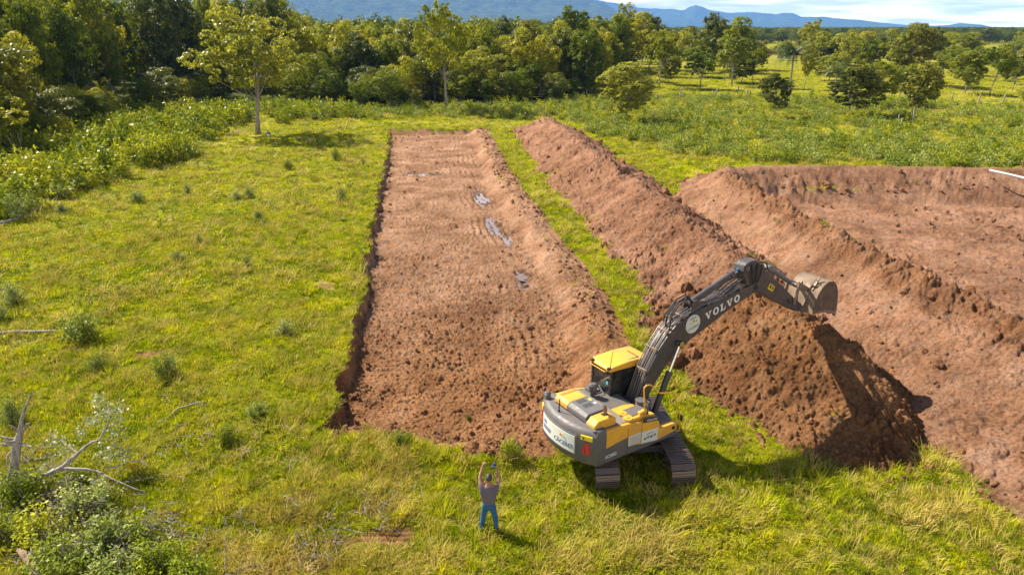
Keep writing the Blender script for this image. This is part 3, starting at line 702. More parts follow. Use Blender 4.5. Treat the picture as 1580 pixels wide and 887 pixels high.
# ------------------------------------------------------------------ the woods on the left
rf = random.Random(5); pts = []; tries = 0
def edge_depth(x, y):
    """metres behind the forest front, roughly"""
    front = np.interp(x, [-80, -50, -49, -46, -40, -33, -20, -10, 0, 14, 22], [60, 66, 78, 96, 118, 126, 122, 125, 122, 132, 150])
    return y-front
FE = [(-49, 64)] + wpoly([(60, 232), (110, 205), (190, 182), (270, 166), (340, 158), (440, 158), (500, 163), (560, 170), (700, 163), (830, 160), (915, 150)])
for (xa, ya), (xb, yb) in zip(FE, FE[1:]):
    k_ = max(1, int(math.hypot(xb-xa, yb-ya)/3.6))
    for q in range(k_):
        t_ = (q+rf.random())/k_; pts.append((xa+(xb-xa)*t_+rf.uniform(-1, 1), ya+(yb-ya)*t_+rf.uniform(0, 3), 3.4))
NFRONT = len(pts)
while tries < 26000 and len(pts) < 270:
    tries += 1
    x = rf.uniform(-150, 40); y = rf.uniform(60, 250)
    if abs(math.degrees(math.atan2(x, y))) > 43: continue
    if not bool(pip(np.array([x]), np.array([y]), FOREST)[0]): continue
    dpt = float(edge_depth(x, y)); sp = 4.3 if dpt < 20 else (6.4 if dpt < 60 else 9)
    if dpt > 130: continue
    if any((x-a)**2+(y-b)**2 < (sp*.5+q*.5)**2 for a, b, q in pts): continue
    pts.append((x, y, sp))
pts.sort(key=lambda p: p[1])
MATS = ['tree', 'tree', 'tree', 'tree_dark', 'tree_pale', 'tree', 'tree_dark', 'tree']
KL = {'tree': 'green leafy tree standing in the dense mixed woods on the left', 'tree_dark': 'dark green tree standing in the dense mixed woods on the left', 'tree_pale': 'pale yellow green tree standing in the dense mixed woods on the left'}
KS = {'tree': 'bushy green low tree in the front row of the woods on the left', 'tree_dark': 'bushy dark low tree in the front row of the woods on the left', 'tree_pale': 'bushy yellow green low tree in the front row of the woods on the left'}
for i, (x, y, sp) in enumerate(pts):
    dpt = float(edge_depth(x, y)); m = rf.choice(MATS)
    if sp == 3.4 or (dpt < 12 and rf.random() < .6):
        h = rf.uniform(3.2, 7.5) if sp == 3.4 else rf.uniform(5, 11); plant_tree('bushy_tree', x, y, h, h*rf.uniform(.8, 1.15), 'bush', rf.randrange(9), KS[m], 'tree', 'low trees along the front of the woods', m)
    else:
        h = rf.uniform(11, 15.5)*(1.12 if x < -45 else 1)*(1+.35*float(np.interp(x/y, [-.36, -.27], [1, 0])) if dpt > 25 else 1); h = min(h, 11+dpt*.25)
        k = rf.choice(['forest', 'forest', 'forest', 'round', 'bush'])
        plant_tree('forest_tree', x, y, h, rf.uniform(6.5, 10.5)*(1.15 if dpt > 60 else 1), k, rf.randrange(9), KL[m], 'tree', 'trees of the woods on the left', m)
# the deeper woods, one unbroken canopy
far_src = []
for k in range(4):
    cm = VAR['forest'][k][0]; rg = np.random.default_rng(k); co = np.zeros(len(cm.vertices)*3, np.float32); cm.vertices.foreach_get('co', co); co = co.reshape(-1, 4, 3)
    sel = rg.choice(len(co), 2600, False); c = co[sel].mean(1, keepdims=True); co = c+(co[sel]-c)*1.7
    me = np_mesh('canopy', co.reshape(-1, 3), np.arange(len(sel)*4).reshape(-1, 4)); me.materials.append(M['tree']); far_src.append(src('canopy', me))
def wood(name, poly, n, h0, h1, wf=1.0, lab=None, yb=1.0):
    xs = [p[0] for p in poly]; ys = [p[1] for p in poly]; q = rng.uniform(size=(n*6, 2))
    x = min(xs)+(max(xs)-min(xs))*q[:, 0]; y = min(ys)+(max(ys)-min(ys))*q[:, 1]**yb
    ok = pip(x, y, poly) & (np.abs(np.degrees(np.arctan2(x, y))) < 42) & (fbm(x, y, 60, 3, 470) > -.32); x, y = x[ok][:n], y[ok][:n]; k = len(x)
    h = rng.uniform(h0, h1, k)/10*(1+.45*np.interp(x/y, [-.36, -.27], [1, 0])*(y < 420)); wd = rng.uniform(.8, 1.4, k)*wf
    tag(scatter(name, np.stack([x, y, np.full(k, -.3)], 1), np.stack([np.zeros(k), np.zeros(k), rng.uniform(0, 6.28, k)], 1), np.stack([wd, wd, h], 1), rng.integers(0, 4, k), far_src), kind='stuff')
wood('deep_woods', [(-230, 195), (30, 205), (50, 300), (70, 420), (110, 900), (-700, 900), (-400, 300)], 3600, 13, 17.5, 1.15, yb=1.4)
wood('distant_woods', [(-900, 900), (110, 900), (150, 620), (420, 560), (900, 480), (1500, 500), (2600, 2600), (-2600, 2600)], 6500, 9, 14, 1.8, yb=1.8)

# ------------------------------------------------------------------ single trees of the pasture, by where they stand
def tree_px(name, px, py, top, cw, kind, var, mat, label, group=None, cat='tree', lean=.05, rz=None):
    p = at(px, py); d = math.hypot(p.y*math.cos(PITCH)+H*math.sin(PITCH), 0)
    el = math.atan((443.5-top)/FPX)-PITCH; hh = H+p.y*math.tan(el)
    return plant_tree(name, p.x, p.y, max(2.5, hh), cw/FPX*d, kind, var, label, cat, group, mat, rz, lean)
tree_px('lone_tree', 398, 207, 8, 176, 'lone', 0, 'tree_pale', 'tall pale green tree with two bare grey stems beyond the left meadow', rz=.6, lean=0)
tree_px('small_tree', 965, 190, 92, 92, 'round', 1, 'tree_pale', 'small round yellow green tree just beyond the far end of the soil ridge')
G = 'scattered trees of the far pasture'
PAST = [
 (1195, 181, 106, 56, 'round', 0, 'tree_dark', 'small dark tree on a thin pale trunk below the round feathery palm'),
 (1312, 183, 92, 92, 'round', 2, 'tree_dark', 'dark dense tree on a pale slanting trunk, left of the trio in the weeds'),
 (1408, 192, 90, 66, 'tall', 1, 'tree_dark', 'narrow dark tree with lit yellow top on twin trunks in the weeds'),
 (1352, 168, 88, 62, 'round', 3, 'tree', 'green tree standing between the two darkest trees of the weedy strip'),
 (1384, 165, 96, 50, 'open', 1, 'tree', 'small thin tree just left of the narrow twin trunked tree'),
 (1404, 132, 31, 78, 'round', 1, 'tree_dark', 'tallest broad dark tree of the right pasture, rising over the trio'),
 (1080, 138, 76, 62, 'open', 0, 'tree', 'ragged drooping tree on two short trunks under the dark round tree'),
 (1092, 112, 17, 62, 'round', 2, 'tree_dark', 'dark round topped tree near the middle of the skyline'),
 (1129, 134, 32, 58, 'tall', 0, 'tree_pale', 'tall pale green tree with a straight thin white trunk beside the dark round tree'),
 (1133, 122, 30, 40, 'tall', 2, 'tree', 'slim tree close behind the straight white trunk'),
 (1017, 136, 38, 62, 'open', 2, 'tree', 'open crowned tree with a creeper covered trunk at the pasture edge'),
 (1240, 139, 64, 26, 'tall', 1, 'tree', 'thin tree with a long bare trunk right of the feathery palm'),
 (1262, 118, 48, 56, 'open', 3, 'tree_pale', 'pale tree with a leaning bare trunk right of the palm'),
 (1245, 100, 25, 36, 'open', 0, 'tree_pale', 'tall pale tree with a forked top rising behind the palm'),
 (1300, 112, 50, 60, 'open', 1, 'tree_pale', 'low pale flat topped tree left of the tallest dark tree'),
 (1335, 118, 56, 60, 'open', 2, 'tree', 'green flat topped tree touching the left of the tallest dark tree'),
 (1372, 120, 50, 46, 'open', 3, 'tree', 'medium green tree directly left of the tallest dark tree'),
 (1453, 137, 70, 44, 'open', 0, 'tree_pale', 'small thin crowned tree with a forked white trunk in open grass'),
 (1489, 146, 72, 58, 'round', 0, 'tree_pale', 'round pale green tree with a straight pale trunk in open grass'),
 (1503, 124, 70, 38, 'open', 1, 'tree', 'small tree behind the round pale green tree in open grass'),
 (1525, 149, 66, 66, 'open', 2, 'tree', 'broad green tree on a curved trunk with a strip of shade at its foot'),
 (1538, 122, 68, 40, 'open', 3, 'tree', 'small tree with a strongly leaning white trunk'),
 (1562, 141, 72, 48, 'open', 1, 'tree_pale', 'green tree with a leaning grey trunk close to the right edge'),
 (1548, 138, 90, 14, 'tall', 2, 'tree', 'bare stemmed sapling between the two right hand trees'),
 (985, 118, 24, 46, 'tall', 0, 'tree', 'upright tree at the corner where woods meet pasture'),
 (1000, 108, 14, 62, 'round', 3, 'tree_dark', 'large dark tree at the right end of the woods'),
 (1040, 112, 40, 52, 'open', 0, 'tree', 'open tree behind the creeper covered trunk'),
 (968, 112, 3, 52, 'open', 3, 'tree', 'tallest open crowned tree at the right end of the woods'),
 (945, 125, 12, 60, 'round', 0, 'tree', 'full crowned tree left of the tallest one at the end of the woods'),
 (1057, 118, 46, 40, 'open', 2, 'tree_pale', 'thin pale tree in the gap left of the dark round tree'),
 (925, 132, 22, 60, 'round', 2, 'tree', 'leafy tree with its foot in shade just left of the pasture opening'),
 (880, 145, 5, 62, 'open', 1, 'tree', 'tall thin crowned tree whose top stands against the blue mountain'),
 (905, 150, 40, 66, 'round', 1, 'tree', 'lower tree in front of the thin crowned tall one'),
]
rp = random.Random(21)
for q in range(26):
    px = rp.choice([rp.uniform(940, 1170), rp.uniform(1240, 1450), rp.uniform(1270, 1600)]); py = rp.uniform(94, 132)
    PAST.append((px, py, py-rp.uniform(40, 66), rp.uniform(38, 62), rp.choice(['open', 'round', 'tall']), q, rp.choice(['tree', 'tree_pale', 'tree', 'tree_dark']), 'middling green tree in the crowded middle rows of the far pasture'))
for i, (px, py, top, cw, kd, v, m, lab) in enumerate(PAST):
    tree_px('pasture_tree', px, py, top, cw, kd, v, m, lab, G)
tree_px('emergent_tree', 690, 172, 0, 95, 'lone', 0, 'tree', 'white stemmed spreading tree standing out at the front of the woods', rz=2.2)
tree_px('shrub_tree', 1592, 192, 108, 70, 'bush', 0, 'tree_pale', 'yellowish bushy tree cut by the right edge of the view')
tree_px('dark_tree', 300, 150, -35, 60, 'tall', 1, 'tree_dark', 'very dark column shaped tree towering above the woods')
rr_ = random.Random(9)
for i in range(46):     # far pasture trees in a loose row before the distant woods
    px = rr_.uniform(1000, 1600); py = rr_.uniform(66, 96); hgt = rr_.uniform(20, 46)*(py-38)/50
    tree_px('far_tree', px, py, py-hgt, hgt*rr_.uniform(.8, 1.5), rr_.choice(['round', 'open', 'forest']), i, rr_.choice(['tree', 'tree_pale', 'tree', 'tree_dark']),
            'small far tree in the loose rows between the pasture and the distant woods', 'far trees beyond the pasture')

# palms
def palm_mesh(seed, h, n, L_, mat):
    rg = random.Random(seed); V = []; F = []
    for i in range(n):
        a = rg.uniform(0, 6.28); up = rg.uniform(-.1, 1.25); Lf = L_*rg.uniform(.75, 1.1); P_ = []
        for j in range(9):
            t = j/8; el = up-1.5*t*t*(.8+.3*rg.random()); P_.append(el)
        p = Vector((0, 0, h)); prev = p.copy()
        for j in range(1, 9):
            d = Vector((math.cos(a)*math.cos(P_[j]), math.sin(a)*math.cos(P_[j]), math.sin(P_[j]))); q = prev+d*(Lf/8)
            sd_ = Vector((-math.sin(a), math.cos(a), 0)); k = len(V); V += [prev-sd_*.02, prev+sd_*.02, q+sd_*.02, q-sd_*.02]; F.append((k, k+1, k+2, k+3))
            for s_ in (-1, 1):
                for z_ in (0, .5):
                    lf = Lf*.26*(1-.6*(j/8)) ; b0 = prev.lerp(q, z_); tip = b0+sd_*s_*lf*.8+d*lf*.45-Vector((0, 0, lf*.35)); wv = d*.035
                    k = len(V); V += [b0-wv, b0+wv, tip+wv*.3, tip-wv*.3]; F.append((k, k+1, k+2, k+3))
            prev = q
    me = np_mesh('fronds', np.array([list(v) for v in V]), np.array(F)); me.materials.append(mat); return me
def palm(px, py, top, L_, n, label):
    p = at(px, py); el = math.atan((443.5-top)/FPX)-PITCH; hh = H+p.y*math.tan(el)
    e = tag(empty('palm_tree', p), label, 'palm tree')
    c = link_mesh('fronds', palm_mesh(px, hh-L_*.55, n, L_, M['palm']), None, e)
    bm = bmesh.new(); tube(bm, [(0, 0, -.2), (.1, 0, hh*.4), (0, 0, hh-L_*.5)], [.2, .17, .15], 8); obj('trunk', bm, M['bark'], e)
palm(1216, 150, 64, 4.2, 90, 'round feathery grey green palm in the middle of the far pasture')
palm(1285, 150, 92, 3.2, 34, 'low feathery palm left of the dark dense tree')
palm(104, 165, 16, 6.0, 60, 'silvery palm with arching fronds rising among the woods at upper left')

# ------------------------------------------------------------------ mountains
def mountain(name, az0, az1, dist, depth, prof, seed, mat):
    """ridge of hills: crest heights given as view elevation over azimuth, built as real terrain at its distance"""
    na, nd = 420, 60; az = np.linspace(R(az0), R(az1), na); t = np.linspace(0, 1, nd)
    aa, tt = np.meshgrid(az, t, indexing='ij'); D = dist+depth*tt
    X = D*np.sin(aa); Y = D*np.cos(aa)
    hc = np.interp(np.degrees(aa), [p[0] for p in prof], [p[1] for p in prof])
    shape = np.where(tt < .6, (tt/.6)**.8, 1-(tt-.6)/.4)
    z = (hc)*shape*(1+.35*fbm(X, Y, dist*.09, 4, seed)*(1-.5*shape)) + hc*.22*(np.abs(fbm(X, Y, dist*.05, 4, seed+3)))*np.sin(np.pi*tt)-6
    V = np.stack([X, Y, z], -1).reshape(-1, 3); idx = np.arange(na*nd).reshape(na, nd)
    F = np.stack([idx[:-1, :-1], idx[1:, :-1], idx[1:, 1:], idx[:-1, 1:]], -1).reshape(-1, 4)
    me = np_mesh(name, V, F)
    if me.polygons[0].normal.z < 0: me.flip_normals()
    me.polygons.foreach_set('use_smooth', np.ones(len(F), bool))
    tag(link_mesh(name, me, mat), kind='structure')
m, t, b = new_mat('wooded_slopes'); P = pos(t)
t.links.new(ramp(t, noise(t, .012, 8, .7, P), [(.35, (.02, .04, .02)), (.65, (.07, .11, .05))]), b.inputs['Base Color']); b.inputs['Roughness'].default_value = 1
bump(t, b, noise(t, .02, 8, .75, P), 1, 30)
M['slope'] = m
def az_of(px, py=20): 
    x = (px-790)/FPX; y = -(py-443.5)/FPX; return math.degrees(math.atan2(x, math.cos(PITCH)+y*math.sin(PITCH)))
def prof_px(pts, dist):
    o = []
    for px, py in pts:
        x = (px-790)/FPX; y = -(py-443.5)/FPX; c, s = math.cos(PITCH), math.sin(PITCH); dx, dy, dz = x, c+y*s, -s+y*c
        o.append((math.degrees(math.atan2(dx, dy)), H+dz/math.hypot(dx, dy)*dist*1.02+6))
    return o
mountain('near_mountain', -34, 14, 5200, 2600, prof_px([(200, -30), (450, -38), (600, -34), (760, -22), (850, -10), (900, 0), (930, 8), (960, 20), (990, 32), (1020, 42)], 5200+1560), 500, M['slope'])
mountain('far_mountain', -2, 40, 9500, 3000, prof_px([(780, 10), (860, 0), (905, -2), (936, 6), (957, 7), (990, 13), (1016, 13), (1040, 15), (1055, 17), (1066, 12), (1073, 10), (1082, 13), (1092, 18), (1108, 19), (1121, 20), (1140, 19), (1154, 18), (1176, 20), (1198, 23), (1208, 21), (1222, 21), (1235, 28), (1255, 29), (1272, 29), (1300, 31), (1330, 32), (1374, 37), (1400, 39), (1440, 40), (1465, 39), (1481, 36), (1495, 37), (1514, 38), (1530, 42), (1700, 44)], 9500+1800), 540, M['slope'])

# the air between: one even haze
bm = bmesh.new(); box(bm, -13000, 13000, -60, 12600, -10, 900)
hz = obj('haze', bm, None, smooth=False)
m = bpy.data.materials.new('haze'); m.use_nodes = True; t = m.node_tree; t.nodes.clear()
o_ = t.nodes.new('ShaderNodeOutputMaterial'); pv = t.nodes.new('ShaderNodeVolumePrincipled')
pv.inputs['Color'].default_value = (.13, .38, 1.0, 1); pv.inputs['Density'].default_value = .000062; pv.inputs['Anisotropy'].default_value = .1
t.links.new(pv.outputs[0], o_.inputs['Volume']); hz.data.materials.append(m); tag(hz, kind='stuff')

# ------------------------------------------------------------------ paints
M['yellow'] = paint('yellow_paint', (.70, .345, .022), .45, .62, (.36, .22, .11))
M['grey'] = paint('dark_grey_paint', (.088, .084, .088), .5, .5, (.17, .12, .09))
M['boompaint'] = paint('boom_grey_paint', (.045, .040, .042), .5, .55, (.13, .09, .07))
M['deck'] = paint('deck_plate', (.15, .14, .135), .7, .5, (.24, .17, .12))
M['midgrey'] = paint('mid_grey_paint', (.105, .105, .11), .5, .35, (.22, .16, .12))
M['black'] = paint('black_rubber', (.012, .012, .013), .6, .25)
M['chrome'] = paint('chrome_rod', (.62, .60, .58), .18, .1, (.3, .2, .12), 1.0)
M['steel'] = paint('worn_steel', (.20, .155, .125), .5, .8, (.22, .13, .08), .35, 4)
M['shoe'] = paint('track_steel', (.16, .13, .115), .36, .9, (.23, .14, .09), .55, 5)
M['muddy_shade'] = paint('muddy_shade_steel', (.085, .055, .038), .9, 1.0, (.17, .10, .06), 0, 3.5)  # caked soil on the bucket's side plates, darkened to carry their shade
M['bucket'] = paint('bucket_steel', (.22, .155, .10), .65, 1.0, (.11, .07, .045), .15, 2.2)
M['white'] = paint('white_sticker', (.56, .58, .53), .5, .2, (.5, .42, .33))
M['lettering'] = paint('white_lettering', (.72, .72, .70), .5, .1)
M['red'] = paint('red_reflector', (.52, .03, .03), .25, .1); M['blue'] = paint('blue_print', (.13, .16, .27), .6, .05)
M['green'] = paint('green_print', (.20, .42, .12), .6, .05); M['sticker'] = paint('yellow_sticker', (.75, .55, .02), .5, .1)
M['rodblue'] = paint('blue_rod', (.30, .45, .62), .12, .05, (.3, .2, .12), 1.0)  # bluer metal than the other rods, for the arm cylinder
m, t, b = new_mat('dark_glass'); b.inputs['Base Color'].default_value = (.015, .02, .02, 1); b.inputs['Roughness'].default_value = .06; b.inputs['Specular IOR Level'].default_value = .8
t.links.new(ramp(t, noise(t, 3, 5, .6, pos(t)), [(.4, (.012, .016, .017)), (.7, (.05, .05, .042))]), b.inputs['Base Color']); M['glass'] = m

def text_part(name, body, size, mat, parent, Mx, ext=.004, shear=0, sx=1.0):
    c = bpy.data.curves.new(name, 'FONT'); c.body = body; c.size = size; c.extrude = ext; c.align_x = 'CENTER'; c.align_y = 'CENTER'; c.shear = shear
    c.resolution_u = 3
    tmp = bpy.data.objects.new(name, c); COL.objects.link(tmp); dg = bpy.context.evaluated_depsgraph_get(); dg.update()
    me = bpy.data.meshes.new_from_object(tmp.evaluated_get(dg)); bpy.data.objects.remove(tmp)
    me.transform(Matrix.Diagonal((sx, 1, 1, 1))); me.transform(Mx); me.materials.clear(); me.name = name
    return link_mesh(name, me, mat, parent)
def plane_mx(origin, xdir, ydir):
    x = Vector(xdir).normalized(); y = Vector(ydir); y = (y-x*y.dot(x)).normalized(); z = x.cross(y)
    m_ = Matrix((x, y, z)).transposed().to_4x4(); m_.translation = Vector(origin); return m_

# ------------------------------------------------------------------ excavator (x forward, y to its left)
EX = Vector((3.72, 19.05, 0)); ez = 0.0
ex = tag(empty('excavator', (EX.x, EX.y, zg1(EX.x, EX.y)-.02), R(33)), 'yellow and dark grey tracked excavator standing at the near end of the pit', 'excavator')
# --- undercarriage, turned against the upper body
UC = Matrix.Rotation(R(62), 4, 'Z')
def track(side):
    yc = side*1.13; Lh = 1.72; r = .40; zc = .42; pitch = .19; bm = bmesh.new()
    tot = 4*Lh+2*math.pi*r; n = int(round(tot/pitch))
    def path(s):
        s %= tot
        if s < 2*Lh: return (-Lh+s, zc+r-.015*math.sin(math.pi*s/(2*Lh)), 0)
        s -= 2*Lh
        if s < math.pi*r: a = math.pi/2-s/r; return (Lh+r*math.cos(a), zc+r*math.sin(a), s/r)
        s -= math.pi*r
        if s < 2*Lh: return (Lh-s, zc-r, math.pi)
        s -= 2*Lh; a = -math.pi/2-s/r; return (-Lh+r*math.cos(a), zc+r*math.sin(a), math.pi+s/r)
    for i in range(n):
        x, z, a = path(i*tot/n+.05)
        Mx = UC @ Matrix.Translation((x, yc, z)) @ Matrix.Rotation(a, 4, 'Y')
        box(bm, -.088, .088, -.355, .355, -.012, .016, Mx)
        for g in (-.078, -.0, .078): box(bm, g-.011, g+.011, -.35, .35, .014, .044, Mx)
        box(bm, -.085, .085, -.10, -.055, -.09, -.010, Mx); box(bm, -.085, .085, .055, .10, -.09, -.010, Mx)
    tr = obj('track', bm, M['shoe'], ex, smooth=False)
    bm = bmesh.new(); box(bm, -1.45, 1.45, yc-.17, yc+.17, .24, .60, UC); box(bm, -1.2, 1.2, yc-.22, yc+.22, .32, .50, UC)
    obj('track_frame', bm, M['boompaint'], tr, .02)
    for x, rr2, nm in ((Lh, .31, 'sprocket'), (-Lh, .30, 'idler')):
        bm = bmesh.new()
        def P3(a, b_, c): return (UC @ Vector((a, b_, c)))
        cyl(bm, P3(x, yc-.13, zc), P3(x, yc+.13, zc), rr2, seg=20); cyl(bm, P3(x, yc-.2, zc), P3(x, yc+.2, zc), .15, seg=14)
        obj(nm, bm, M['steel'], tr)
    for k in range(7):
        x = -1.25+k*.416; bm = bmesh.new(); cyl(bm, P3(x, yc-.16, .15), P3(x, yc+.16, .15), .085, seg=12); obj('roller', bm, M['steel'], tr)
    return tr
for s in (-1, 1): track(s)
bm = bmesh.new(); box(bm, -.75, .75, -1.0, 1.0, .38, .62, UC); box(bm, -.55, .55, -.55, .55, .55, .80, UC)
obj('undercarriage_frame', bm, M['boompaint'], ex, .03)
bm = bmesh.new(); cyl(bm, (0, 0, .78), (0, 0, .99), .66, seg=32); obj('slew_ring', bm, M['steel'], ex)
# --- turntable frame and bodywork
bm = bmesh.new(); box(bm, -2.2, .95, -1.18, 1.18, .96, 1.16); obj('turntable_frame', bm, M['grey'], ex, .02)
# counterweight
def cw_outline(inset=0, k=12):
    P_ = []
    for i in range(k+1):
        v = -1.29+2.58*i/k; u = -2.86+ .40*(abs(v)/1.29)**2.3 + inset; P_.append((u, v*(1-inset*.2)))
    return P_
bm = bmesh.new(); levels = [(1.00, .16), (1.04, .07), (1.12, .0), (1.60, -.015), (1.95, .0), (2.06, .035), (2.13, .10), (2.155, .20)]
rings = []
for zz_, ins in levels:
    ring = [bm.verts.new((u, v, zz_)) for u, v in cw_outline(ins)]
    ring += [bm.verts.new((-2.08, 1.29*(1-ins*.2), zz_)), bm.verts.new((-2.08, -1.29*(1-ins*.2), zz_))]; rings.append(ring)
for A_, B_ in zip(rings, rings[1:]):
    for i in range(len(A_)): bm.faces.new((A_[i], A_[(i+1) % len(A_)], B_[(i+1) % len(A_)], B_[i]))
bm.faces.new(rings[0]); bm.faces.new(rings[-1])
cw = obj('counterweight', bm, M['grey'], ex, angle=40)
def cw_u(v): return -2.86+.40*(abs(v)/1.29)**2.3-.017
def curved_patch(v0, v1, z0, z1, off, k=10, skew=0, th=.012):
    b_ = bmesh.new(); F0 = []
    for i in range(k+1):
        v = v0+(v1-v0)*i/k; row = []
        for z_ in (z0, z1):
            vv = v+skew*(z_-z0); row.append((b_.verts.new((cw_u(vv)-off, vv, z_)), b_.verts.new((cw_u(vv)-off+th+.03, vv, z_))))
        F0.append(row)
    for A_, B_ in zip(F0, F0[1:]):
        b_.faces.new((A_[0][0], B_[0][0], B_[1][0], A_[1][0])); b_.faces.new((A_[0][1], A_[1][1], B_[1][1], B_[0][1]))
        b_.faces.new((A_[0][0], A_[0][1], B_[0][1], B_[0][0])); b_.faces.new((A_[1][0], B_[1][0], B_[1][1], A_[1][1]))
    for row in (F0[0], F0[-1]): b_.faces.new((row[0][0], row[1][0], row[1][1], row[0][1]))
    return b_
obj('plate_frame', curved_patch(-.78, .90, 1.27, 1.93, .012), M['midgrey'], cw)
pl = obj('sign_plate', curved_patch(-.73, .85, 1.33, 1.88, .026), M['white'], cw)
# lettering follows the rear face: x of the text runs from the machine's left to its right
def cw_text(name, body, size, v, z_, mat, sx=1.0, rise=0):
    sl = Vector((cw_u(v-.2)-cw_u(v+.2), -.4, rise)).normalized(); nrm = Vector((-1, 0, 0))
    o_ = text_part(name, body, size, mat, pl, plane_mx((0, v, z_), (0, -1, 0), (0, 0, 1)), .004, 0, sx)
    for q_ in o_.data.vertices: q_.co.x += cw_u(q_.co.y)-.030; q_.co.z += .05*(v-q_.co.y)
cw_text('lettering', 'CÁCERES', .20, -.30, 1.50, M['blue'], .95)
for i, (v, z_, w_, h_) in enumerate(((.62, 1.76, .16, .035), (.62, 1.70, .16, .03), (.50, 1.58, .46, .04), (.52, 1.51, .42, .035))):
    b_ = bmesh.new(); n_ = 7
    for q in range(n_):
        vq = v+w_/2-w_*(q+.5)/n_; box(b_, cw_u(vq)-.046, cw_u(vq)-.03, vq-w_/n_*.33, vq+w_/n_*.33, z_-h_/2, z_+h_/2)
    obj('print_line', b_, M['blue'], pl)
for v, z_, r_, mt_ in ((-.22, 1.73, .028, 'red'), (-.36, 1.70, .028, 'green'), (-.30, 1.76, .022, 'sticker')):
    b_ = bmesh.new(); cyl(b_, (cw_u(v)-.044, v, z_), (cw_u(v)-.02, v, z_), r_, seg=10); obj('emblem_leaf', b_, M[mt_], pl)
for s_ in (-1, 1):
    b_ = curved_patch(-1.16*s_ if s_ > 0 else 1.06, -1.06*s_ if s_ > 0 else 1.16, 1.42, 1.80, .018, 4, .10 if s_ > 0 else -.10)
    lt = obj('rear_light', b_, M['red'], cw)
    b_ = curved_patch(-1.02 if s_ > 0 else .95, -.96 if s_ > 0 else 1.02, 1.42, 1.62, .018, 3); obj('lens', b_, M['red'], lt)
b_ = curved_patch(-1.20, -.90, 1.86, 2.0, .012, 5); ws = obj('warning_sticker', b_, M['sticker'], cw)
b_ = bmesh.new(); v = -.98
tri = [(0, .05), (.05, -.04), (-.05, -.04)]
a_ = [b_.verts.new((cw_u(v)-.020, v+p[0], 1.93+p[1])) for p in tri]; c_ = [b_.verts.new((cw_u(v)-.012, v+p[0], 1.93+p[1])) for p in tri]
b_.faces.new(a_); b_.faces.new(c_[::-1])
for i in range(3): b_.faces.new((a_[i], c_[i], c_[(i+1) % 3], a_[(i+1) % 3]))
obj('warning_symbol', b_, M['black'], ws)
b_ = curved_patch(.98, 1.18, 1.86, 2.0, .012, 5); obj('warning_sticker', b_, M['sticker'], cw)
bm = bmesh.new(); tube(bm, [(-2.62, .25, 2.12), (-2.62, .25, 2.22), (-2.60, .25, 2.58)], [.05, .02, .014], 8); obj('antenna', bm, M['black'], cw)
for v in (-1.14, 1.08):
    bm = bmesh.new(); cyl(bm, (-2.42, v, 2.10), (-2.42, v, 2.165), .05, seg=12); obj('lifting_eye', bm, M['midgrey'], cw)
bm = bmesh.new(); box(bm, -2.52, -2.36, 1.02, 1.2, 2.12, 2.3); cyl(bm, (-2.5, 1.1, 2.24), (-2.36, 1.14, 2.24), .11, seg=14); obj('camera_housing', bm, M['midgrey'], cw, .02)
# side panels: yellow above a dark sweep
for s in (-1, 1):
    v0, v1 = (-1.27, -1.16) if s < 0 else (1.16, 1.27)
    bm = bmesh.new(); prism(bm, [(-2.07, 1.50), (-1.24, 1.60), (-1.22, 1.32), (-.72, 1.18), (.0, 1.08), (.78, 1.17), (.76, 1.44), (.06, 1.45), (.0, 1.70), (-.09, 1.88), (-.72, 1.93), (-1.2, 2.04), (-2.07, 2.10)], v0, v1)
    sp = obj('side_panel', bm, M['yellow'], ex, .015)
    bm = bmesh.new(); prism(bm, [(-2.07, 1.02), (.78, 1.0), (.78, 1.165), (.0, 1.075), (-.72, 1.175), (-1.225, 1.315), (-1.245, 1.595), (-2.07, 1.495)], v0, v1)
    obj('lower_panel', bm, M['grey'], ex, .01)
    bm = bmesh.new()
    for u in (-1.24, -.71): box(bm, u-.006, u+.006, v0-.003 if s < 0 else v1-.01, v0+.01 if s < 0 else v1+.003, 1.22, 1.90)
    obj('panel_gap', bm, M['black'], sp)
    if s < 0: spr = sp
bm = bmesh.new(); box(bm, -1.20, -.74, -1.279, -1.268, 1.27, 1.61); st1 = obj('notice', bm, M['white'], spr)
bm = bmesh.new()
rr_ = random.Random(3)
for k in range(7):
    uu = -1.17
    while uu < -.80:
        w_ = rr_.uniform(.03, .09); box(bm, uu, min(uu+w_, -.76), -1.283, -1.278, 1.565-k*.043-.018, 1.565-k*.043); uu += w_+.018
obj('print_line', bm, paint('purple_print', (.30, .18, .22), .6, .05), st1)
bm = bmesh.new(); prism(bm, [(-.70, 1.20), (-.03, 1.10), (-.04, 1.54), (-.70, 1.58)], -1.279, -1.268); st2 = obj('notice', bm, M['white'], spr)
bm = bmesh.new()
for k, (u0, u1, z0) in enumerate(((-.52, -.22, 1.44), (-.60, -.50, 1.28), (-.47, -.38, 1.30), (-.35, -.24, 1.28), (-.2, -.12, 1.30))): box(bm, u0, u1, -1.283, -1.278, z0, z0+(.02 if k == 0 else .07))
obj('print_line', bm, M['midgrey'], st2)
text_part('lettering', 'EC200D', .15, M['lettering'], spr, plane_mx((-1.86, -1.276, 1.22), (1, 0, .02), (0, 0, 1)), .003, 0, .8)
bm = bmesh.new(); cyl(bm, (.62, -1.30, 1.30), (.62, -1.26, 1.30), .06, seg=12); obj('latch', bm, M['black'], spr)
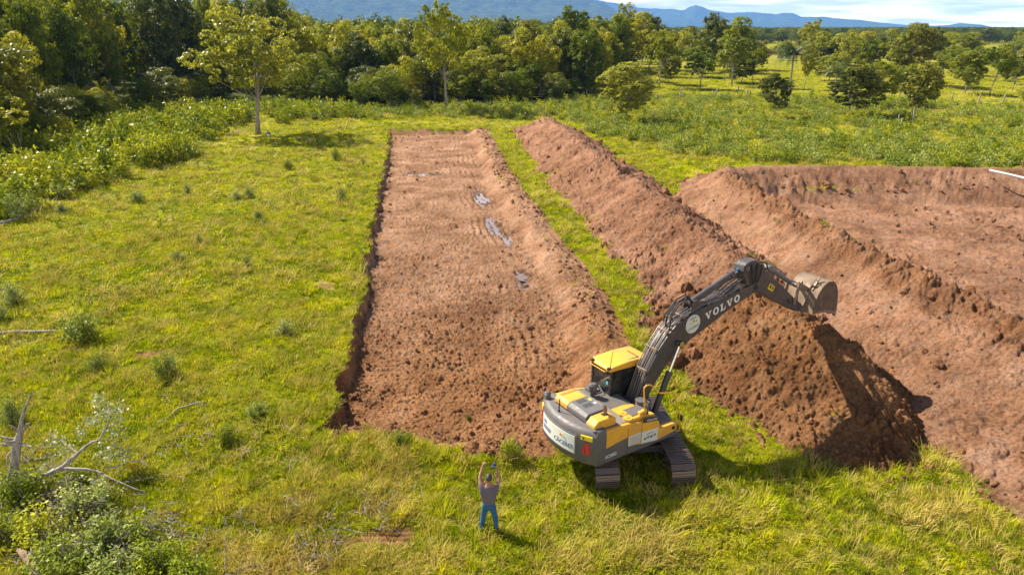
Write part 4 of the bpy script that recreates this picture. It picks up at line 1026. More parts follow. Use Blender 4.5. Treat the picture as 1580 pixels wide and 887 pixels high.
# the right-hand front: deck, tank, step
bm = bmesh.new(); box(bm, -2.07, -1.16, -1.16, 1.16, 1.16, 2.06); box(bm, -1.18, -.08, .32, 1.16, 1.16, 1.98); box(bm, -1.18, -.30, -.34, .36, 1.16, 2.0)
obj('engine_bay', bm, M['deck'], ex, .012)
bm = bmesh.new(); prism(bm, [(-1.22, 1.16), (.0, 1.16), (.02, 1.70), (-.10, 1.96), (-.70, 2.06), (-1.22, 2.06)], -1.158, -.36); tk = obj('fuel_tank', bm, M['yellow'], ex, .03)
bm = bmesh.new(); prism(bm, [(-.66, 2.045), (-.12, 1.955), (-.03, 1.80), (-.03, 1.785), (-.70, 1.90)], -1.283, -1.262); bp = obj('name_panel', bm, M['black'], tk)
text_part('lettering', 'VOLVO', .10, M['lettering'], bp, plane_mx((-.33, -1.288, 1.90), (1, 0, -.16), (0, 0, 1)), .003, 0, 1.3)
bm = bmesh.new(); box(bm, -.90, -.30, -1.02, -.62, 2.062, 2.085); nb = obj('step_plate', bm, M['deck'], tk)
bm = bmesh.new()
for i in range(10):
    for j in range(5): box(bm, -.87+i*.057, -.84+i*.057, -.99+j*.075, -.95+j*.075, 2.084, 2.096)
obj('tread', bm, M['midgrey'], nb)
for u, v, r_ in ((-1.06, -.78, .13), (-1.10, -1.06, .14)):
    bm = bmesh.new(); cyl(bm, (u, v, 2.04), (u, v, 2.11), r_, seg=20); cyl(bm, (u, v, 2.10), (u, v, 2.13), r_*.35, seg=10); obj('filler_cap', bm, M['yellow'], tk)
for u, v in ((-.62, -1.08), (-.48, -1.06)):
    bm = bmesh.new(); box(bm, u-.06, u+.06, v-.06, v+.06, 2.03, 2.17); obj('vent_cap', bm, M['yellow'], tk, .02)
bm = bmesh.new(); cyl(bm, (-.20, -.62, 1.96), (-.20, -.62, 2.18), .15, seg=18); cyl(bm, (-.20, -.62, 2.18), (-.20, -.62, 2.21), .16, seg=18); obj('air_filter', bm, M['grey'], tk)
bm = bmesh.new(); box(bm, .0, .78, -1.158, -.44, 1.16, 1.44); fb = obj('tool_box', bm, M['yellow'], ex, .03)
bm = bmesh.new(); box(bm, .10, .74, -1.10, -.5, 1.442, 1.456)
for i in range(9):
    for j in range(7): box(bm, .13+i*.065, .165+i*.065, -1.07+j*.078, -1.03+j*.078, 1.455, 1.466)
obj('step_plate', bm, M['deck'], fb)
bm = bmesh.new(); box(bm, -1.15, -.12, .36, 1.12, 1.985, 2.0)
for i in range(17):
    for j in range(9): box(bm, -1.12+i*.058, -1.09+i*.058, .39+j*.08, .43+j*.08, 2.0, 2.012)
obj('deck_plate', bm, M['deck'], ex)
bm = bmesh.new()
for i in range(15):
    for j in range(12): box(bm, -1.13+i*.055, -1.10+i*.055, -.30+j*.053, -.275+j*.053, 2.0, 2.014)
obj('deck_plate', bm, M['deck'], ex)
# hoods over the engine
def hood(v0, v1, u0, u1, z1, mat, chamfer=.10):
    b_ = bmesh.new(); prism(b_, [(u0, 2.06), (u1, 2.06), (u1, z1-chamfer*.6), (u1-chamfer*.6, z1), (u0+chamfer, z1), (u0, z1-chamfer)], v0, v1)
    return obj('engine_hood', b_, mat, ex, .025)
hy = hood(.17, .78, -2.38, -1.60, 2.40, M['yellow']); hg = hood(-.70, .16, -2.38, -1.60, 2.41, M['midgrey']); hy2 = hood(-1.10, -.71, -2.38, -1.58, 2.36, M['yellow'], .14)
b_ = bmesh.new()
for i in range(11): box(b_, -2.24+i*.056, -2.215+i*.056, .60, .70, 2.395, 2.405)
obj('vent_slots', b_, M['black'], hy)
for c0 in (-.28, .02):
    b_ = bmesh.new()
    for i in range(6): box(b_, -2.12+i*.052, -2.09+i*.052, c0-.09, c0+.10, 2.402, 2.414)
    obj('vent_slots', b_, M['black'], hg)
b_ = bmesh.new(); box(b_, -1.74, -1.66, -.1, .02, 2.409, 2.416); obj('sticker', b_, M['sticker'], hg)
b_ = bmesh.new(); box(b_, -1.74, -1.66, -.32, -.22, 2.409, 2.416); obj('sticker', b_, M['white'], hg)
b_ = bmesh.new(); box(b_, -1.92, -1.72, -.94, -.78, 2.352, 2.366); obj('exhaust_opening', b_, M['black'], hy2)
b_ = bmesh.new(); tube(b_, [(-1.80, -.86, 2.2), (-1.80, -.86, 2.52), (-1.83, -.86, 2.59), (-1.92, -.86, 2.62)], [.055, .055, .058, .06], 12); obj('exhaust_pipe', b_, M['steel'], hy2)
b_ = bmesh.new()
for k, v in enumerate(np.linspace(-.60, .7, 14)): box(b_, -2.395, -2.375, v-.03, v+.03, 2.09, 2.19)
obj('hood_grille', b_, M['black'], hg)
b_ = bmesh.new(); cyl(b_, (-1.05, .62, 2.0), (-1.05, .62, 2.22), .075, seg=14); cyl(b_, (-1.05, .62, 2.22), (-1.05, .62, 2.42), .14, seg=20); cyl(b_, (-1.05, .62, 2.42), (-1.05, .62, 2.45), .10, seg=16); obj('air_precleaner', b_, M['grey'], ex, .012)
# cab
cb_v0, cb_v1 = .30, 1.24
bm = bmesh.new(); box(bm, -.60, 1.12, cb_v0, cb_v1, 1.06, 1.72); cab = obj('cab', bm, M['grey'], ex, .03)
bm = bmesh.new()
prism(bm, [(-.66, 2.84), (1.18, 2.74), (1.22, 2.80), (.95, 2.97), (.2, 3.02), (-.52, 2.99), (-.68, 2.90)], cb_v0-.01, cb_v1+.01)
rf_ = obj('cab_roof', bm, M['yellow'], cab, .04)
bm = bmesh.new(); tube(bm, [(-.68, .42, 2.86), (-.74, .45, 2.84), (-.74, 1.15, 2.84), (-.68, 1.18, 2.86)], .016, 6); obj('roof_rail', bm, M['yellow'], rf_)
for q_, v0_, v1_ in (([(-.60, 1.70), (-.52, 1.70), (-.54, 2.86), (-.62, 2.86)], cb_v0, cb_v0+.08), ([(-.60, 1.70), (-.52, 1.70), (-.54, 2.86), (-.62, 2.86)], cb_v1-.08, cb_v1), ([(.95, 1.7), (1.06, 1.7), (1.14, 2.1), (1.05, 2.8), (.96, 2.8), (1.05, 2.1)], cb_v0, cb_v0+.07), ([(.95, 1.7), (1.06, 1.7), (1.14, 2.1), (1.05, 2.8), (.96, 2.8), (1.05, 2.1)], cb_v1-.07, cb_v1), ([(.2, 1.7), (.28, 1.7), (.25, 2.86), (.17, 2.86)], cb_v1-.06, cb_v1)):
    bm = bmesh.new(); prism(bm, q_, v0_, v1_); obj('pillar', bm, M['black'], cab, .012)
for z0_, z1_ in ((2.76, 2.87), (1.70, 1.80)):
    bm = bmesh.new(); box(bm, -.615, -.545, cb_v0+.082, cb_v1-.082, z0_, z1_); obj('window_frame', bm, M['black'], cab, .008)
bm = bmesh.new(); prism(bm, [(-.585, 1.78), (-.575, 1.78), (-.59, 2.78), (-.60, 2.78)], cb_v0+.07, cb_v1-.07); gl = obj('rear_window', bm, M['glass'], cab)
bm = bmesh.new(); box(bm, -.615, -.603, .42, .50, 2.36, 2.46); obj('sticker', bm, paint('teal_sticker', (.05, .5, .42), .5, .05), gl)
bm = bmesh.new(); prism(bm, [(-.50, 1.78), (.95, 1.75), (1.04, 2.1), (.95, 2.74), (-.52, 2.80)], cb_v0+.02, cb_v0+.03); obj('side_window', bm, M['glass'], cab)
bm = bmesh.new(); prism(bm, [(-.50, 1.78), (.95, 1.75), (1.04, 2.1), (.95, 2.74), (-.52, 2.80)], cb_v1-.03, cb_v1-.02); obj('side_window', bm, M['glass'], cab)
bm = bmesh.new(); prism(bm, [(1.03, 1.72), (1.04, 1.72), (1.12, 2.1), (1.03, 2.78), (1.02, 2.78), (1.11, 2.1)], cb_v0+.06, cb_v1-.06); obj('windscreen', bm, M['glass'], cab)
bm = bmesh.new(); box(bm, -.35, .0, .55, 1.0, 1.72, 2.0); box(bm, -.42, -.3, .55, 1.0, 2.0, 2.6); obj('seat', bm, M['black'], cab, .04)
for v in (.38, 1.16):
    bm = bmesh.new(); box(bm, -.70, -.60, v-.05, v+.05, 2.90, 2.98); obj('work_lamp', bm, M['black'], rf_, .015)
bm = bmesh.new(); tube(bm, [(-.60, .36, 2.96), (-.6, .36, 3.05), (-.40, .46, 3.75)], [.02, .012, .005], 6); obj('antenna', bm, M['black'], rf_)
bm = bmesh.new(); prism(bm, [(.18, 3.012), (.62, 3.0), (.62, 3.012), (.18, 3.024)], .42, .44); prism(bm, [(.60, 3.0), (.62, 3.0), (.62, 3.012), (.60, 3.012)], .44, .95); obj('hatch_seam', bm, M['black'], rf_)
bm = bmesh.new(); box(bm, -.98, -.66, .70, 1.1, 2.012, 2.10); tube(bm, [(-.95, .6, 2.06), (-.7, .55, 2.10), (-.66, .8, 2.2)], .018, 6); obj('fuse_box', bm, M['midgrey'], ex, .015)
# hand rail on the right and mirror
bm = bmesh.new(); tube(bm, [(-.47, -1.12, 2.02), (-.62, -1.16, 2.9), (-.63, -1.17, 3.0), (-.55, -1.18, 3.06), (-.40, -1.19, 3.03), (-.02, -1.2, 2.66), (.04, -1.2, 2.63), (.52, -1.2, 2.5), (.60, -1.2, 2.44), (.90, -1.21, 1.68), (.97, -1.22, 1.2), (.93, -1.22, 1.05), (.80, -1.2, 1.08)], .022, 8)
tube(bm, [(.78, -1.15, 1.30), (.95, -1.22, 1.36)], .016, 6); obj('hand_rail', bm, M['yellow'], ex)
bm = bmesh.new(); box(bm, .93, .98, -1.30, -1.12, 1.42, 1.62); mr_ = obj('mirror', bm, M['black'], ex, .02)
bm = bmesh.new(); tube(bm, [(-.36, -1.10, 1.98), (-.36, -1.1, 2.35), (-.44, -1.05, 2.5)], [.03, .035, .02], 8); box(bm, -.42, -.34, -1.16, -1.04, 2.3, 2.44); obj('mirror_bracket', bm, M['grey'], ex)
# --- boom
bl = -.24; br = .24
boom_poly = [(.02, 1.62), (.16, 1.50), (.34, 1.58), (.46, 1.82), (.72, 2.24), (1.11, 2.72), (1.45, 3.02), (1.72, 3.20), (2.22, 3.46), (2.9, 3.70), (3.73, 4.03), (4.68, 4.33), (5.20, 4.46), (5.30, 4.60), (5.24, 4.75), (5.02, 4.78), (3.65, 4.56), (2.44, 4.42), (1.83, 4.24), (1.50, 4.08), (1.22, 3.88), (.82, 3.42), (.45, 2.82), (.20, 2.18)]
bm = bmesh.new(); prism(bm, boom_poly, bl, br); boom = obj('boom', bm, M['boompaint'], ex, .025)
bm = bmesh.new()
def slab_letter(origin, xd, zd, h, ch):
    """heavy slab-serif capitals as thin raised shapes"""
    X_ = Vector(xd).normalized(); Z_ = Vector(zd).normalized(); Nn = Vector((0, -1, 0)); O_ = Vector(origin)
    def poly(pts):
        f = [bm.verts.new(O_+X_*(p[0]*h)+Z_*(p[1]*h)+Nn*.006) for p in pts]; g = [bm.verts.new(O_+X_*(p[0]*h)+Z_*(p[1]*h)) for p in pts]
        bm.faces.new(f); n_ = len(pts)
        for i in range(n_): bm.faces.new((f[i], g[i], g[(i+1) % n_], f[(i+1) % n_]))
    if ch == 'V':
        poly([(0, .86), (.46, .86), (.46, 1), (0, 1)]); poly([(.66, .86), (1.08, .86), (1.08, 1), (.66, 1)])
        poly([(.10, .86), (.36, .86), (.60, .32), (.56, 0), (.46, 0)]); poly([(.80, .86), (.92, .86), (.60, 0), (.56, 0), (.60, .32)])
        return 1.08
    if ch == 'L':
        poly([(0, .86), (.52, .86), (.52, 1), (0, 1)]); poly([(.13, .14), (.39, .14), (.39, .86), (.13, .86)]); poly([(0, 0), (.92, 0), (.92, .14), (0, .14)]); poly([(.78, .14), (.92, .14), (.92, .40), (.80, .40)])
        return .92
    n_ = 20
    for i in range(n_):
        a0 = 2*math.pi*i/n_; a1 = 2*math.pi*(i+1)/n_; f_ = lambda a, rx, rz: (.52+rx*math.cos(a), .5+rz*math.sin(a))
        poly([f_(a0, .26, .36), f_(a0, .52, .53), f_(a1, .52, .53), f_(a1, .26, .36)])
    return 1.04
p0 = Vector((2.80, bl-.003, 3.98)); p1 = Vector((4.36, bl-.003, 4.33)); dx_ = (p1-p0).normalized(); hh_ = .25; tot = (1.08+1.04+.92+1.08+1.04); gap = ((p1-p0).length-tot*hh_)/4; cur = p0.copy()
for ch in 'VOLVO': w_ = slab_letter(cur, dx_, (-.20, 0, 1), hh_, ch); cur = cur+dx_*(w_*hh_+gap)
obj('lettering', bm, M['lettering'], boom, smooth=False)
bm = bmesh.new(); cyl(bm, (2.22, bl+.002, 3.99), (2.22, bl-.008, 3.99), .315, seg=36); dc = obj('round_sign', bm, M['white'], boom)
text_part('lettering', 'CÁCERES', .125, M['blue'], dc, plane_mx((2.24, bl-.012, 3.86), (1, 0, .22), (-.2, 0, 1)), .002, 0, .98)
for k, (du, dz, r_, mt_) in enumerate(((-.10, .02, .035, 'green'), (-.03, .05, .03, 'sticker'), (.02, .10, .035, 'red'), (.08, .06, .03, 'sticker'), (.14, .09, .035, 'green'))):
    bm = bmesh.new(); cyl(bm, (2.22+du, bl-.006, 3.99+dz), (2.22+du, bl-.012, 3.99+dz), r_, seg=10); obj('emblem_leaf', bm, M[mt_], dc)
bm = bmesh.new()
for k in range(2): box(bm, -.14, .14, -.003, .003, -.008, .008, Matrix.Translation((2.20, bl-.010, 4.21-k*.035)) @ Matrix.Rotation(-.2, 4, 'Y'))
obj('print_line', bm, M['midgrey'], dc)
bm = bmesh.new(); cyl(bm, (.18, -.42, 1.74), (.18, .42, 1.74), .11, seg=14); box(bm, -.15, .45, -.44, -.34, 1.1, 1.9); box(bm, -.15, .45, .20, .29, 1.1, 1.9); obj('boom_bracket', bm, M['boompaint'], ex, .02)
bm = bmesh.new(); cyl(bm, (1.58, bl-.16, 3.52), (1.58, br+.16, 3.52), .07, seg=14); cyl(bm, (1.58, bl-.19, 3.52), (1.58, bl-.13, 3.52), .10, seg=14); obj('pin', bm, M['black'], boom)
bm = bmesh.new(); cyl(bm, (5.12, bl-.03, 4.62), (5.12, br+.03, 4.62), .09, seg=14); obj('pin', bm, M['black'], boom)
for v in (-.44, .44):       # lift cylinders
    a_ = Vector((.62, v*.9, 1.30)); b2 = Vector((1.58, v*.85, 3.52)); d = b2-a_; mid = a_+d*.60
    bm = bmesh.new(); cyl(bm, a_, mid, .095, seg=16); cyl(bm, mid-d.normalized()*.1, mid+d.normalized()*.03, .112, seg=16); cyl(bm, a_-Vector((0, .08, 0)), a_+Vector((0, .08, 0)), .11, seg=12)
    tube(bm, [a_+Vector((.12, 0, .12)), a_+d*.3+Vector((.12, 0, 0)), mid+Vector((.10, 0, -.05))], .022, 6)
    bc = obj('lift_cylinder', bm, M['boompaint'], ex); bm = bmesh.new(); cyl(bm, mid, b2, .05, seg=12); cyl(bm, b2-Vector((0, .07, 0)), b2+Vector((0, .07, 0)), .09, seg=12); obj('rod', bm, M['chrome'], bc)
a_ = Vector((2.30, 0, 4.62)); b2 = Vector((4.60, 0, 5.37)); d = b2-a_; mid = a_+d*.80         # arm cylinder
bm = bmesh.new(); cyl(bm, a_, mid, .115, seg=18); cyl(bm, mid-d.normalized()*.16, mid+d.normalized()*.02, .135, seg=18); cyl(bm, a_-Vector((0, .12, 0)), a_+Vector((0, .12, 0)), .12, seg=12)
ac = obj('arm_cylinder', bm, M['boompaint'], boom); bm = bmesh.new(); cyl(bm, mid, b2, .062, seg=14); obj('rod', bm, M['rodblue'], ac)
bm = bmesh.new(); prism(bm, [(2.05, 4.28), (2.60, 4.43), (2.40, 4.74), (2.22, 4.74)], -.20, -.14); prism(bm, [(2.05, 4.28), (2.60, 4.43), (2.40, 4.74), (2.22, 4.74)], .14, .20); obj('cylinder_bracket', bm, M['boompaint'], boom, .015)
# hoses along the back of the boom
def along(off, v, u_end=4.75):
    P_ = [(.17, 2.15), (.40, 2.80), (.77, 3.42), (1.18, 3.92), (1.48, 4.13), (1.83, 4.28), (2.45, 4.45), (3.60, 4.59), (u_end, 4.78)]
    return [Vector((p[0]-off*.8*(1 if p[0] < 1.3 else .25), v, p[1]+off)) for p in P_]
for v in (-.20, -.14, -.05, .03, .12, .19):
    bm = bmesh.new(); hp = along(.045+.02*(v > 0), v); hp = [Vector((-.06, v*.8, 1.60)), Vector((-.04, v*.9, 1.85))]+hp
    tube(bm, hp, .019, 6, True); obj('pipe', bm, M['midgrey'] if v in (-.20, -.05, .12) else M['steel'], boom)
bm = bmesh.new()
for u, z_ in ((.36, 2.80), (.74, 3.42), (1.16, 3.93), (1.80, 4.28), (2.9, 4.50), (3.7, 4.60), (4.4, 4.70)): box(bm, u-.04, u+.04, -.225, .215, z_-.03, z_+.075)
obj('pipe_clamp', bm, M['steel'], boom, .01)
for k, (v, up, u0) in enumerate(((-.22, .42, 1.15), (-.12, .50, 1.25), (.0, .36, 1.2), (.12, .46, 1.35), (.2, .3, 1.3))):
    bm = bmesh.new(); tube(bm, [(u0+.05, v, 4.02), (u0+.08, v, 4.2+up*.5), (u0+.38, v*.9, 4.34+up), (u0+.75, v*.7, 4.44+up), (2.25, v*.6, 4.72)], .026, 8); obj('hose', bm, M['black'], boom)
for k, v in enumerate((-.16, -.05, .08, .18)):
    bm = bmesh.new(); tube(bm, [(3.55, v, 4.62), (4.0, v, 4.80+.03*k), (4.4, v*.9, 4.98), (4.62, v*.8, 5.02), (4.85, v*.6, 4.92), (5.0, v*.8, 5.0)], .026, 8); obj('hose', bm, M['black'], boom)
# --- arm
arm_poly = [(4.42, 5.40), (4.56, 5.55), (4.74, 5.60), (5.05, 5.58), (5.16, 5.50), (5.62, 5.12), (5.90, 4.92), (7.50, 3.68), (7.90, 3.42), (8.00, 3.26), (7.88, 3.13), (7.60, 3.18), (6.9, 3.55), (5.35, 4.38), (5.12, 4.42), (4.98, 4.52), (4.72, 4.80), (4.47, 5.14)]
bm = bmesh.new(); prism(bm, arm_poly, -.20, .20); arm = obj('arm', bm, M['boompaint'], ex, .025)
for v in (-.25, .15):
    bm = bmesh.new(); prism(bm, [(4.98, 4.46), (5.28, 4.46), (5.30, 4.74), (5.08, 4.86), (4.92, 4.72)], v, v+.10); obj('arm_bracket', bm, M['boompaint'], arm, .015)
bm = bmesh.new(); prism(bm, [(5.80, 4.44), (6.08, 4.26), (6.20, 4.42), (5.92, 4.60)], -.207, -.20); stk = obj('warning_sticker', bm, M['sticker'], arm)
bm = bmesh.new(); prism(bm, [(5.87, 4.45), (5.95, 4.40), (6.03, 4.50), (5.95, 4.55)], -.212, -.206); prism(bm, [(6.00, 4.37), (6.06, 4.33), (6.14, 4.43), (6.08, 4.47)], -.212, -.206); obj('warning_symbol', bm, M['black'], stk)
for k, c_ in enumerate(([(5.16, -.24, 4.75), (4.90, -.27, 4.85), (4.80, -.26, 5.15), (4.82, -.22, 5.50)], [(5.18, -.24, 4.80), (5.22, -.28, 5.1), (5.28, -.26, 5.40), (5.45, -.12, 5.40)], [(5.30, -.1, 5.45), (5.52, -.22, 5.42), (5.66, -.24, 5.12), (5.95, -.16, 4.98)], [(5.05, -.24, 4.78), (5.0, -.28, 5.0), (5.06, -.24, 5.4), (5.2, -.1, 5.55)])):
    bm = bmesh.new(); tube(bm, c_, .028, 8); obj('hose', bm, M['black'], arm)
bm = bmesh.new(); cyl(bm, (4.60, -.24, 5.37), (4.60, .24, 5.37), .09, seg=12); box(bm, 4.42, 4.72, -.20, .20, 5.30, 5.50); obj('pin', bm, M['grey'], arm, .01)
bm = bmesh.new()
for u, z_ in ((7.05, 3.74), (7.14, 3.63)): cyl(bm, (u, -.235, z_), (u, -.19, z_), .035, seg=8)
obj('grease_point', bm, M['black'], arm)
a_ = Vector((5.92, 0, 5.12)); b2 = Vector((7.55, 0, 4.17)); d = b2-a_; mid = a_+d*.84
bm = bmesh.new(); cyl(bm, a_, mid, .085, seg=16); cyl(bm, mid-d.normalized()*.1, mid+d.normalized()*.02, .10, seg=16); cyl(bm, a_-Vector((0, .14, 0)), a_+Vector((0, .14, 0)), .09, seg=12); box(bm, 5.82, 6.02, -.15, -.10, 4.85, 5.2); box(bm, 5.82, 6.02, .10, .15, 4.85, 5.2)
tube(bm, [(6.0, -.05, 5.22), (6.6, -.04, 4.88), (7.0, -.03, 4.62)], .02, 6)
bc = obj('bucket_cylinder', bm, M['midgrey'], arm); bm = bmesh.new(); cyl(bm, mid, b2, .05, seg=12); obj('rod', bm, M['chrome'], bc)
bm = bmesh.new()
for v in (-.26, .21): prism(bm, [(7.50, 4.28), (7.64, 4.20), (7.46, 3.62), (7.38, 3.52), (7.30, 3.60)], v, v+.05)
for v in (-.17, .13): prism(bm, [(7.48, 4.24), (7.62, 4.30), (8.32, 3.92), (8.36, 3.80), (8.28, 3.76), (7.56, 4.10)], v, v+.05)
cyl(bm, (7.55, -.28, 4.18), (7.55, .28, 4.18), .06, seg=12); cyl(bm, (7.38, -.28, 3.58), (7.38, .28, 3.58), .06, seg=12)
obj('bucket_linkage', bm, M['steel'], arm, .012)
# --- bucket: curved shell, side plates, mouth downwards
shell = [(8.02, 3.10), (8.10, 3.45), (8.20, 3.83), (8.42, 4.08), (8.72, 4.22), (9.02, 4.18), (9.26, 3.98), (9.42, 3.62), (9.50, 3.20), (9.52, 2.90)]
bw = .60; bm = bmesh.new(); k = len(shell); cc = Vector((8.72, 0, 3.2))
def ins(p, q=.035): v = Vector((p[0], 0, p[1])); w_ = (cc-v).normalized()*q; return (p[0]+w_.x, p[1]+w_.z)
So = [[bm.verts.new((p[0], v, p[1])) for p in shell] for v in (-bw, bw)]; Si = [[bm.verts.new((*[ins(p)[0]], v, ins(p)[1])) for p in shell] for v in (-bw, bw)]
for i in range(k-1):
    bm.faces.new((So[0][i], So[0][i+1], So[1][i+1], So[1][i])); bm.faces.new((Si[0][i], Si[1][i], Si[1][i+1], Si[0][i+1]))
    for q in (0, 1): bm.faces.new((So[q][i], Si[q][i], Si[q][i+1], So[q][i+1]))
for i in (0, k-1): bm.faces.new((So[0][i], So[1][i], Si[1][i], Si[0][i]))
bk = obj('bucket', bm, M['bucket'], ex, angle=50)
for v in (-bw-.012, bw-.018):
    bm = bmesh.new(); prism(bm, shell+[(9.36, 2.84), (8.8, 3.04), (8.3, 3.12)], v, v+.03); obj('side_plate', bm, M['muddy_shade'], bk, .006)
    bm = bmesh.new(); prism(bm, [(9.52, 2.9), (9.36, 2.82), (8.8, 3.02), (8.3, 3.08), (8.3, 3.17), (8.82, 3.12), (9.36, 2.95), (9.44, 3.2)], v-.01, v+.04); obj('side_cutter', bm, M['steel'], bk, .006)
for i in range(5):
    v = -.50+i*.25; bm = bmesh.new(); prism(bm, [(9.42, 3.06), (9.55, 3.06), (9.60, 2.86), (9.62, 2.66), (9.55, 2.68), (9.46, 2.86)], v-.05, v+.05); obj('tooth', bm, M['steel'], bk, .012)
bm = bmesh.new()
for v in (-.24, .20): prism(bm, [(7.86, 3.22), (7.90, 3.06), (8.10, 3.02), (8.25, 3.60), (8.42, 4.06), (8.34, 4.06), (8.24, 3.94), (8.16, 3.74)], v, v+.05)
cyl(bm, (7.93, -.30, 3.24), (7.93, .30, 3.24), .07, seg=12); cyl(bm, (8.30, -.26, 3.84), (8.30, .26, 3.84), .055, seg=12); obj('bucket_ears', bm, M['steel'], bk, .01)
bm = bmesh.new(); prism(bm, [(8.28, 3.86), (8.5, 4.12), (8.6, 4.36), (8.56, 4.37), (8.44, 4.16), (8.22, 3.92)], -.33, -.29); tube(bm, [(8.24, -.2, 3.9), (8.3, -.26, 4.18), (8.42, -.3, 4.3), (8.5, -.2, 4.2)], .025, 6); obj('lifting_hook', bm, M['steel'], bk)
# soil clinging in the bucket
rg = np.random.default_rng(8); bm = bmesh.new()
for i in range(60):
    a = rg.uniform(.1, 2.9); rr2 = rg.uniform(.30, .42); c_ = Vector((8.76+rr2*math.cos(a)*1.0, rg.uniform(-.52, .52), 3.36+rr2*1.3*math.sin(a)))
    bmesh.ops.create_icosphere(bm, subdivisions=2, radius=rg.uniform(.06, .17), matrix=Matrix.Translation(c_) @ Euler(rg.uniform(0, 6, 3)).to_matrix().to_4x4() @ Matrix.Diagonal((1, 1.2, .8, 1)))
obj('caked_soil', bm, M['clod'], bk)

# ------------------------------------------------------------------ people
def skin_body(name, joints, edges, mat, parent, lev=2, loc=None):
    me = bpy.data.meshes.new(name); names = list(joints); me.from_pydata([joints[k_][0] for k_ in names], [(names.index(a), names.index(b_)) for a, b_ in edges], [])
    o = bpy.data.objects.new(name, me); COL.objects.link(o)
    md = o.modifiers.new('skin', 'SKIN'); md.use_smooth_shade = True
    for i, k_ in enumerate(names):
        r_ = joints[k_][1]; sv = me.skin_vertices[0].data[i]; sv.radius = r_ if isinstance(r_, tuple) else (r_, r_); sv.use_root = (i == 0)
    ms = o.modifiers.new('sub', 'SUBSURF'); ms.levels = lev; ms.render_levels = lev
    dg = bpy.context.evaluated_depsgraph_get(); dg.update(); m2 = bpy.data.meshes.new_from_object(o.evaluated_get(dg)); bpy.data.objects.remove(o)
    m2.name = name; m2.materials.clear(); m2.shade_smooth(); return link_mesh(name, m2, mat, parent)
M['skin'] = paint('skin', (.33, .16, .10), .5, .1, (.3, .13, .09)); M['shirt'] = paint('shirt_cloth', (.125, .10, .125), .85, .25, (.13, .11, .13), 0, 5)
M['jeans'] = paint('jeans_cloth', (.014, .085, .20), .85, .4, (.06, .20, .36), 0, 4); M['hair'] = paint('greying_hair', (.022, .018, .017), .55, .5, (.16, .15, .145), 0, 9)
M['shoe_l'] = paint('shoe_leather', (.10, .14, .20), .6, .2); M['camblack'] = paint('camera_black', (.012, .012, .014), .35, .1); M['camblue'] = paint('camera_screen', (.10, .16, .26), .15, .05)
pp = at(755, 822); pz = zg1(pp.x, pp.y)
man = tag(empty('person', (pp.x, pp.y, pz), R(-4)), 'person in grey T-shirt and jeans seen from behind, holding a camera overhead', 'person')
J = {'pelvis': ((0, 0, .95), (.120, .09)), 'waist': ((0, .01, 1.10), (.125, .095)), 'chest': ((0, .01, 1.30), (.175, .12)), 'neckb': ((0, .01, 1.47), (.085, .08)), 'neck': ((0, .02, 1.54), (.062, .062)), 'head': ((0, .035, 1.62), (.078, .088)), 'top': ((0, .04, 1.74), (.068, .080)), 'crown': ((0, .035, 1.79), (.03, .035)),
     'shL': ((-.17, .01, 1.43), .075), 'elL': ((-.245, .13, 1.64), .050), 'wrL': ((-.185, .26, 1.87), .033), 'haL': ((-.165, .275, 1.93), (.038, .022)),
     'shR': ((.17, .01, 1.43), .075), 'elR': ((.275, .14, 1.56), .050), 'wrR': ((.215, .24, 1.79), .033), 'haR': ((.19, .27, 1.845), (.038, .022)),
     'hipL': ((-.095, 0, .86), .10), 'knL': ((-.155, .05, .47), .062), 'anL': ((-.215, .04, .09), .042), 'toeL': ((-.235, .17, .04), (.042, .03)),
     'hipR': ((.095, 0, .86), .10), 'knR': ((.155, .03, .47), .062), 'anR': ((.195, -.04, .09), .042), 'toeR': ((.215, .09, .04), (.042, .03))}
Ed = [('pelvis', 'waist'), ('waist', 'chest'), ('chest', 'neckb'), ('neckb', 'neck'), ('neck', 'head'), ('head', 'top'), ('top', 'crown'), ('chest', 'shL'), ('shL', 'elL'), ('elL', 'wrL'), ('wrL', 'haL'), ('chest', 'shR'), ('shR', 'elR'), ('elR', 'wrR'), ('wrR', 'haR'), ('pelvis', 'hipL'), ('hipL', 'knL'), ('knL', 'anL'), ('anL', 'toeL'), ('pelvis', 'hipR'), ('hipR', 'knR'), ('knR', 'anR'), ('anR', 'toeR')]
for s, sg, tx in (('L', -1, (.055, .02, .05)), ('R', 1, (-.045, .03, .04))):   # five fingers each, bent round what is held
    b0 = Vector(J['ha'+s][0])
    for q in range(4):
        off = Vector((0, .012-.022*q, .012)); kn = b0+off+Vector((-sg*.015, .01, .045-.004*abs(q-1.5))); ti = kn+Vector((-sg*.045, .012, .010-.004*abs(q-1.3)))
        J[f'k{s}{q}'] = (tuple(kn), .010); J[f't{s}{q}'] = (tuple(ti), .008); Ed += [('ha'+s, f'k{s}{q}'), (f'k{s}{q}', f't{s}{q}')]
    J[f'th{s}'] = (tuple(b0+Vector((-sg*.035, -.035, .0))), .011); J[f'tt{s}'] = (tuple(b0+Vector((-sg*.06, -.03, .03))), .009); Ed += [('ha'+s, f'th{s}'), (f'th{s}', f'tt{s}')]
body = skin_body('body', J, Ed, M['skin'], man)
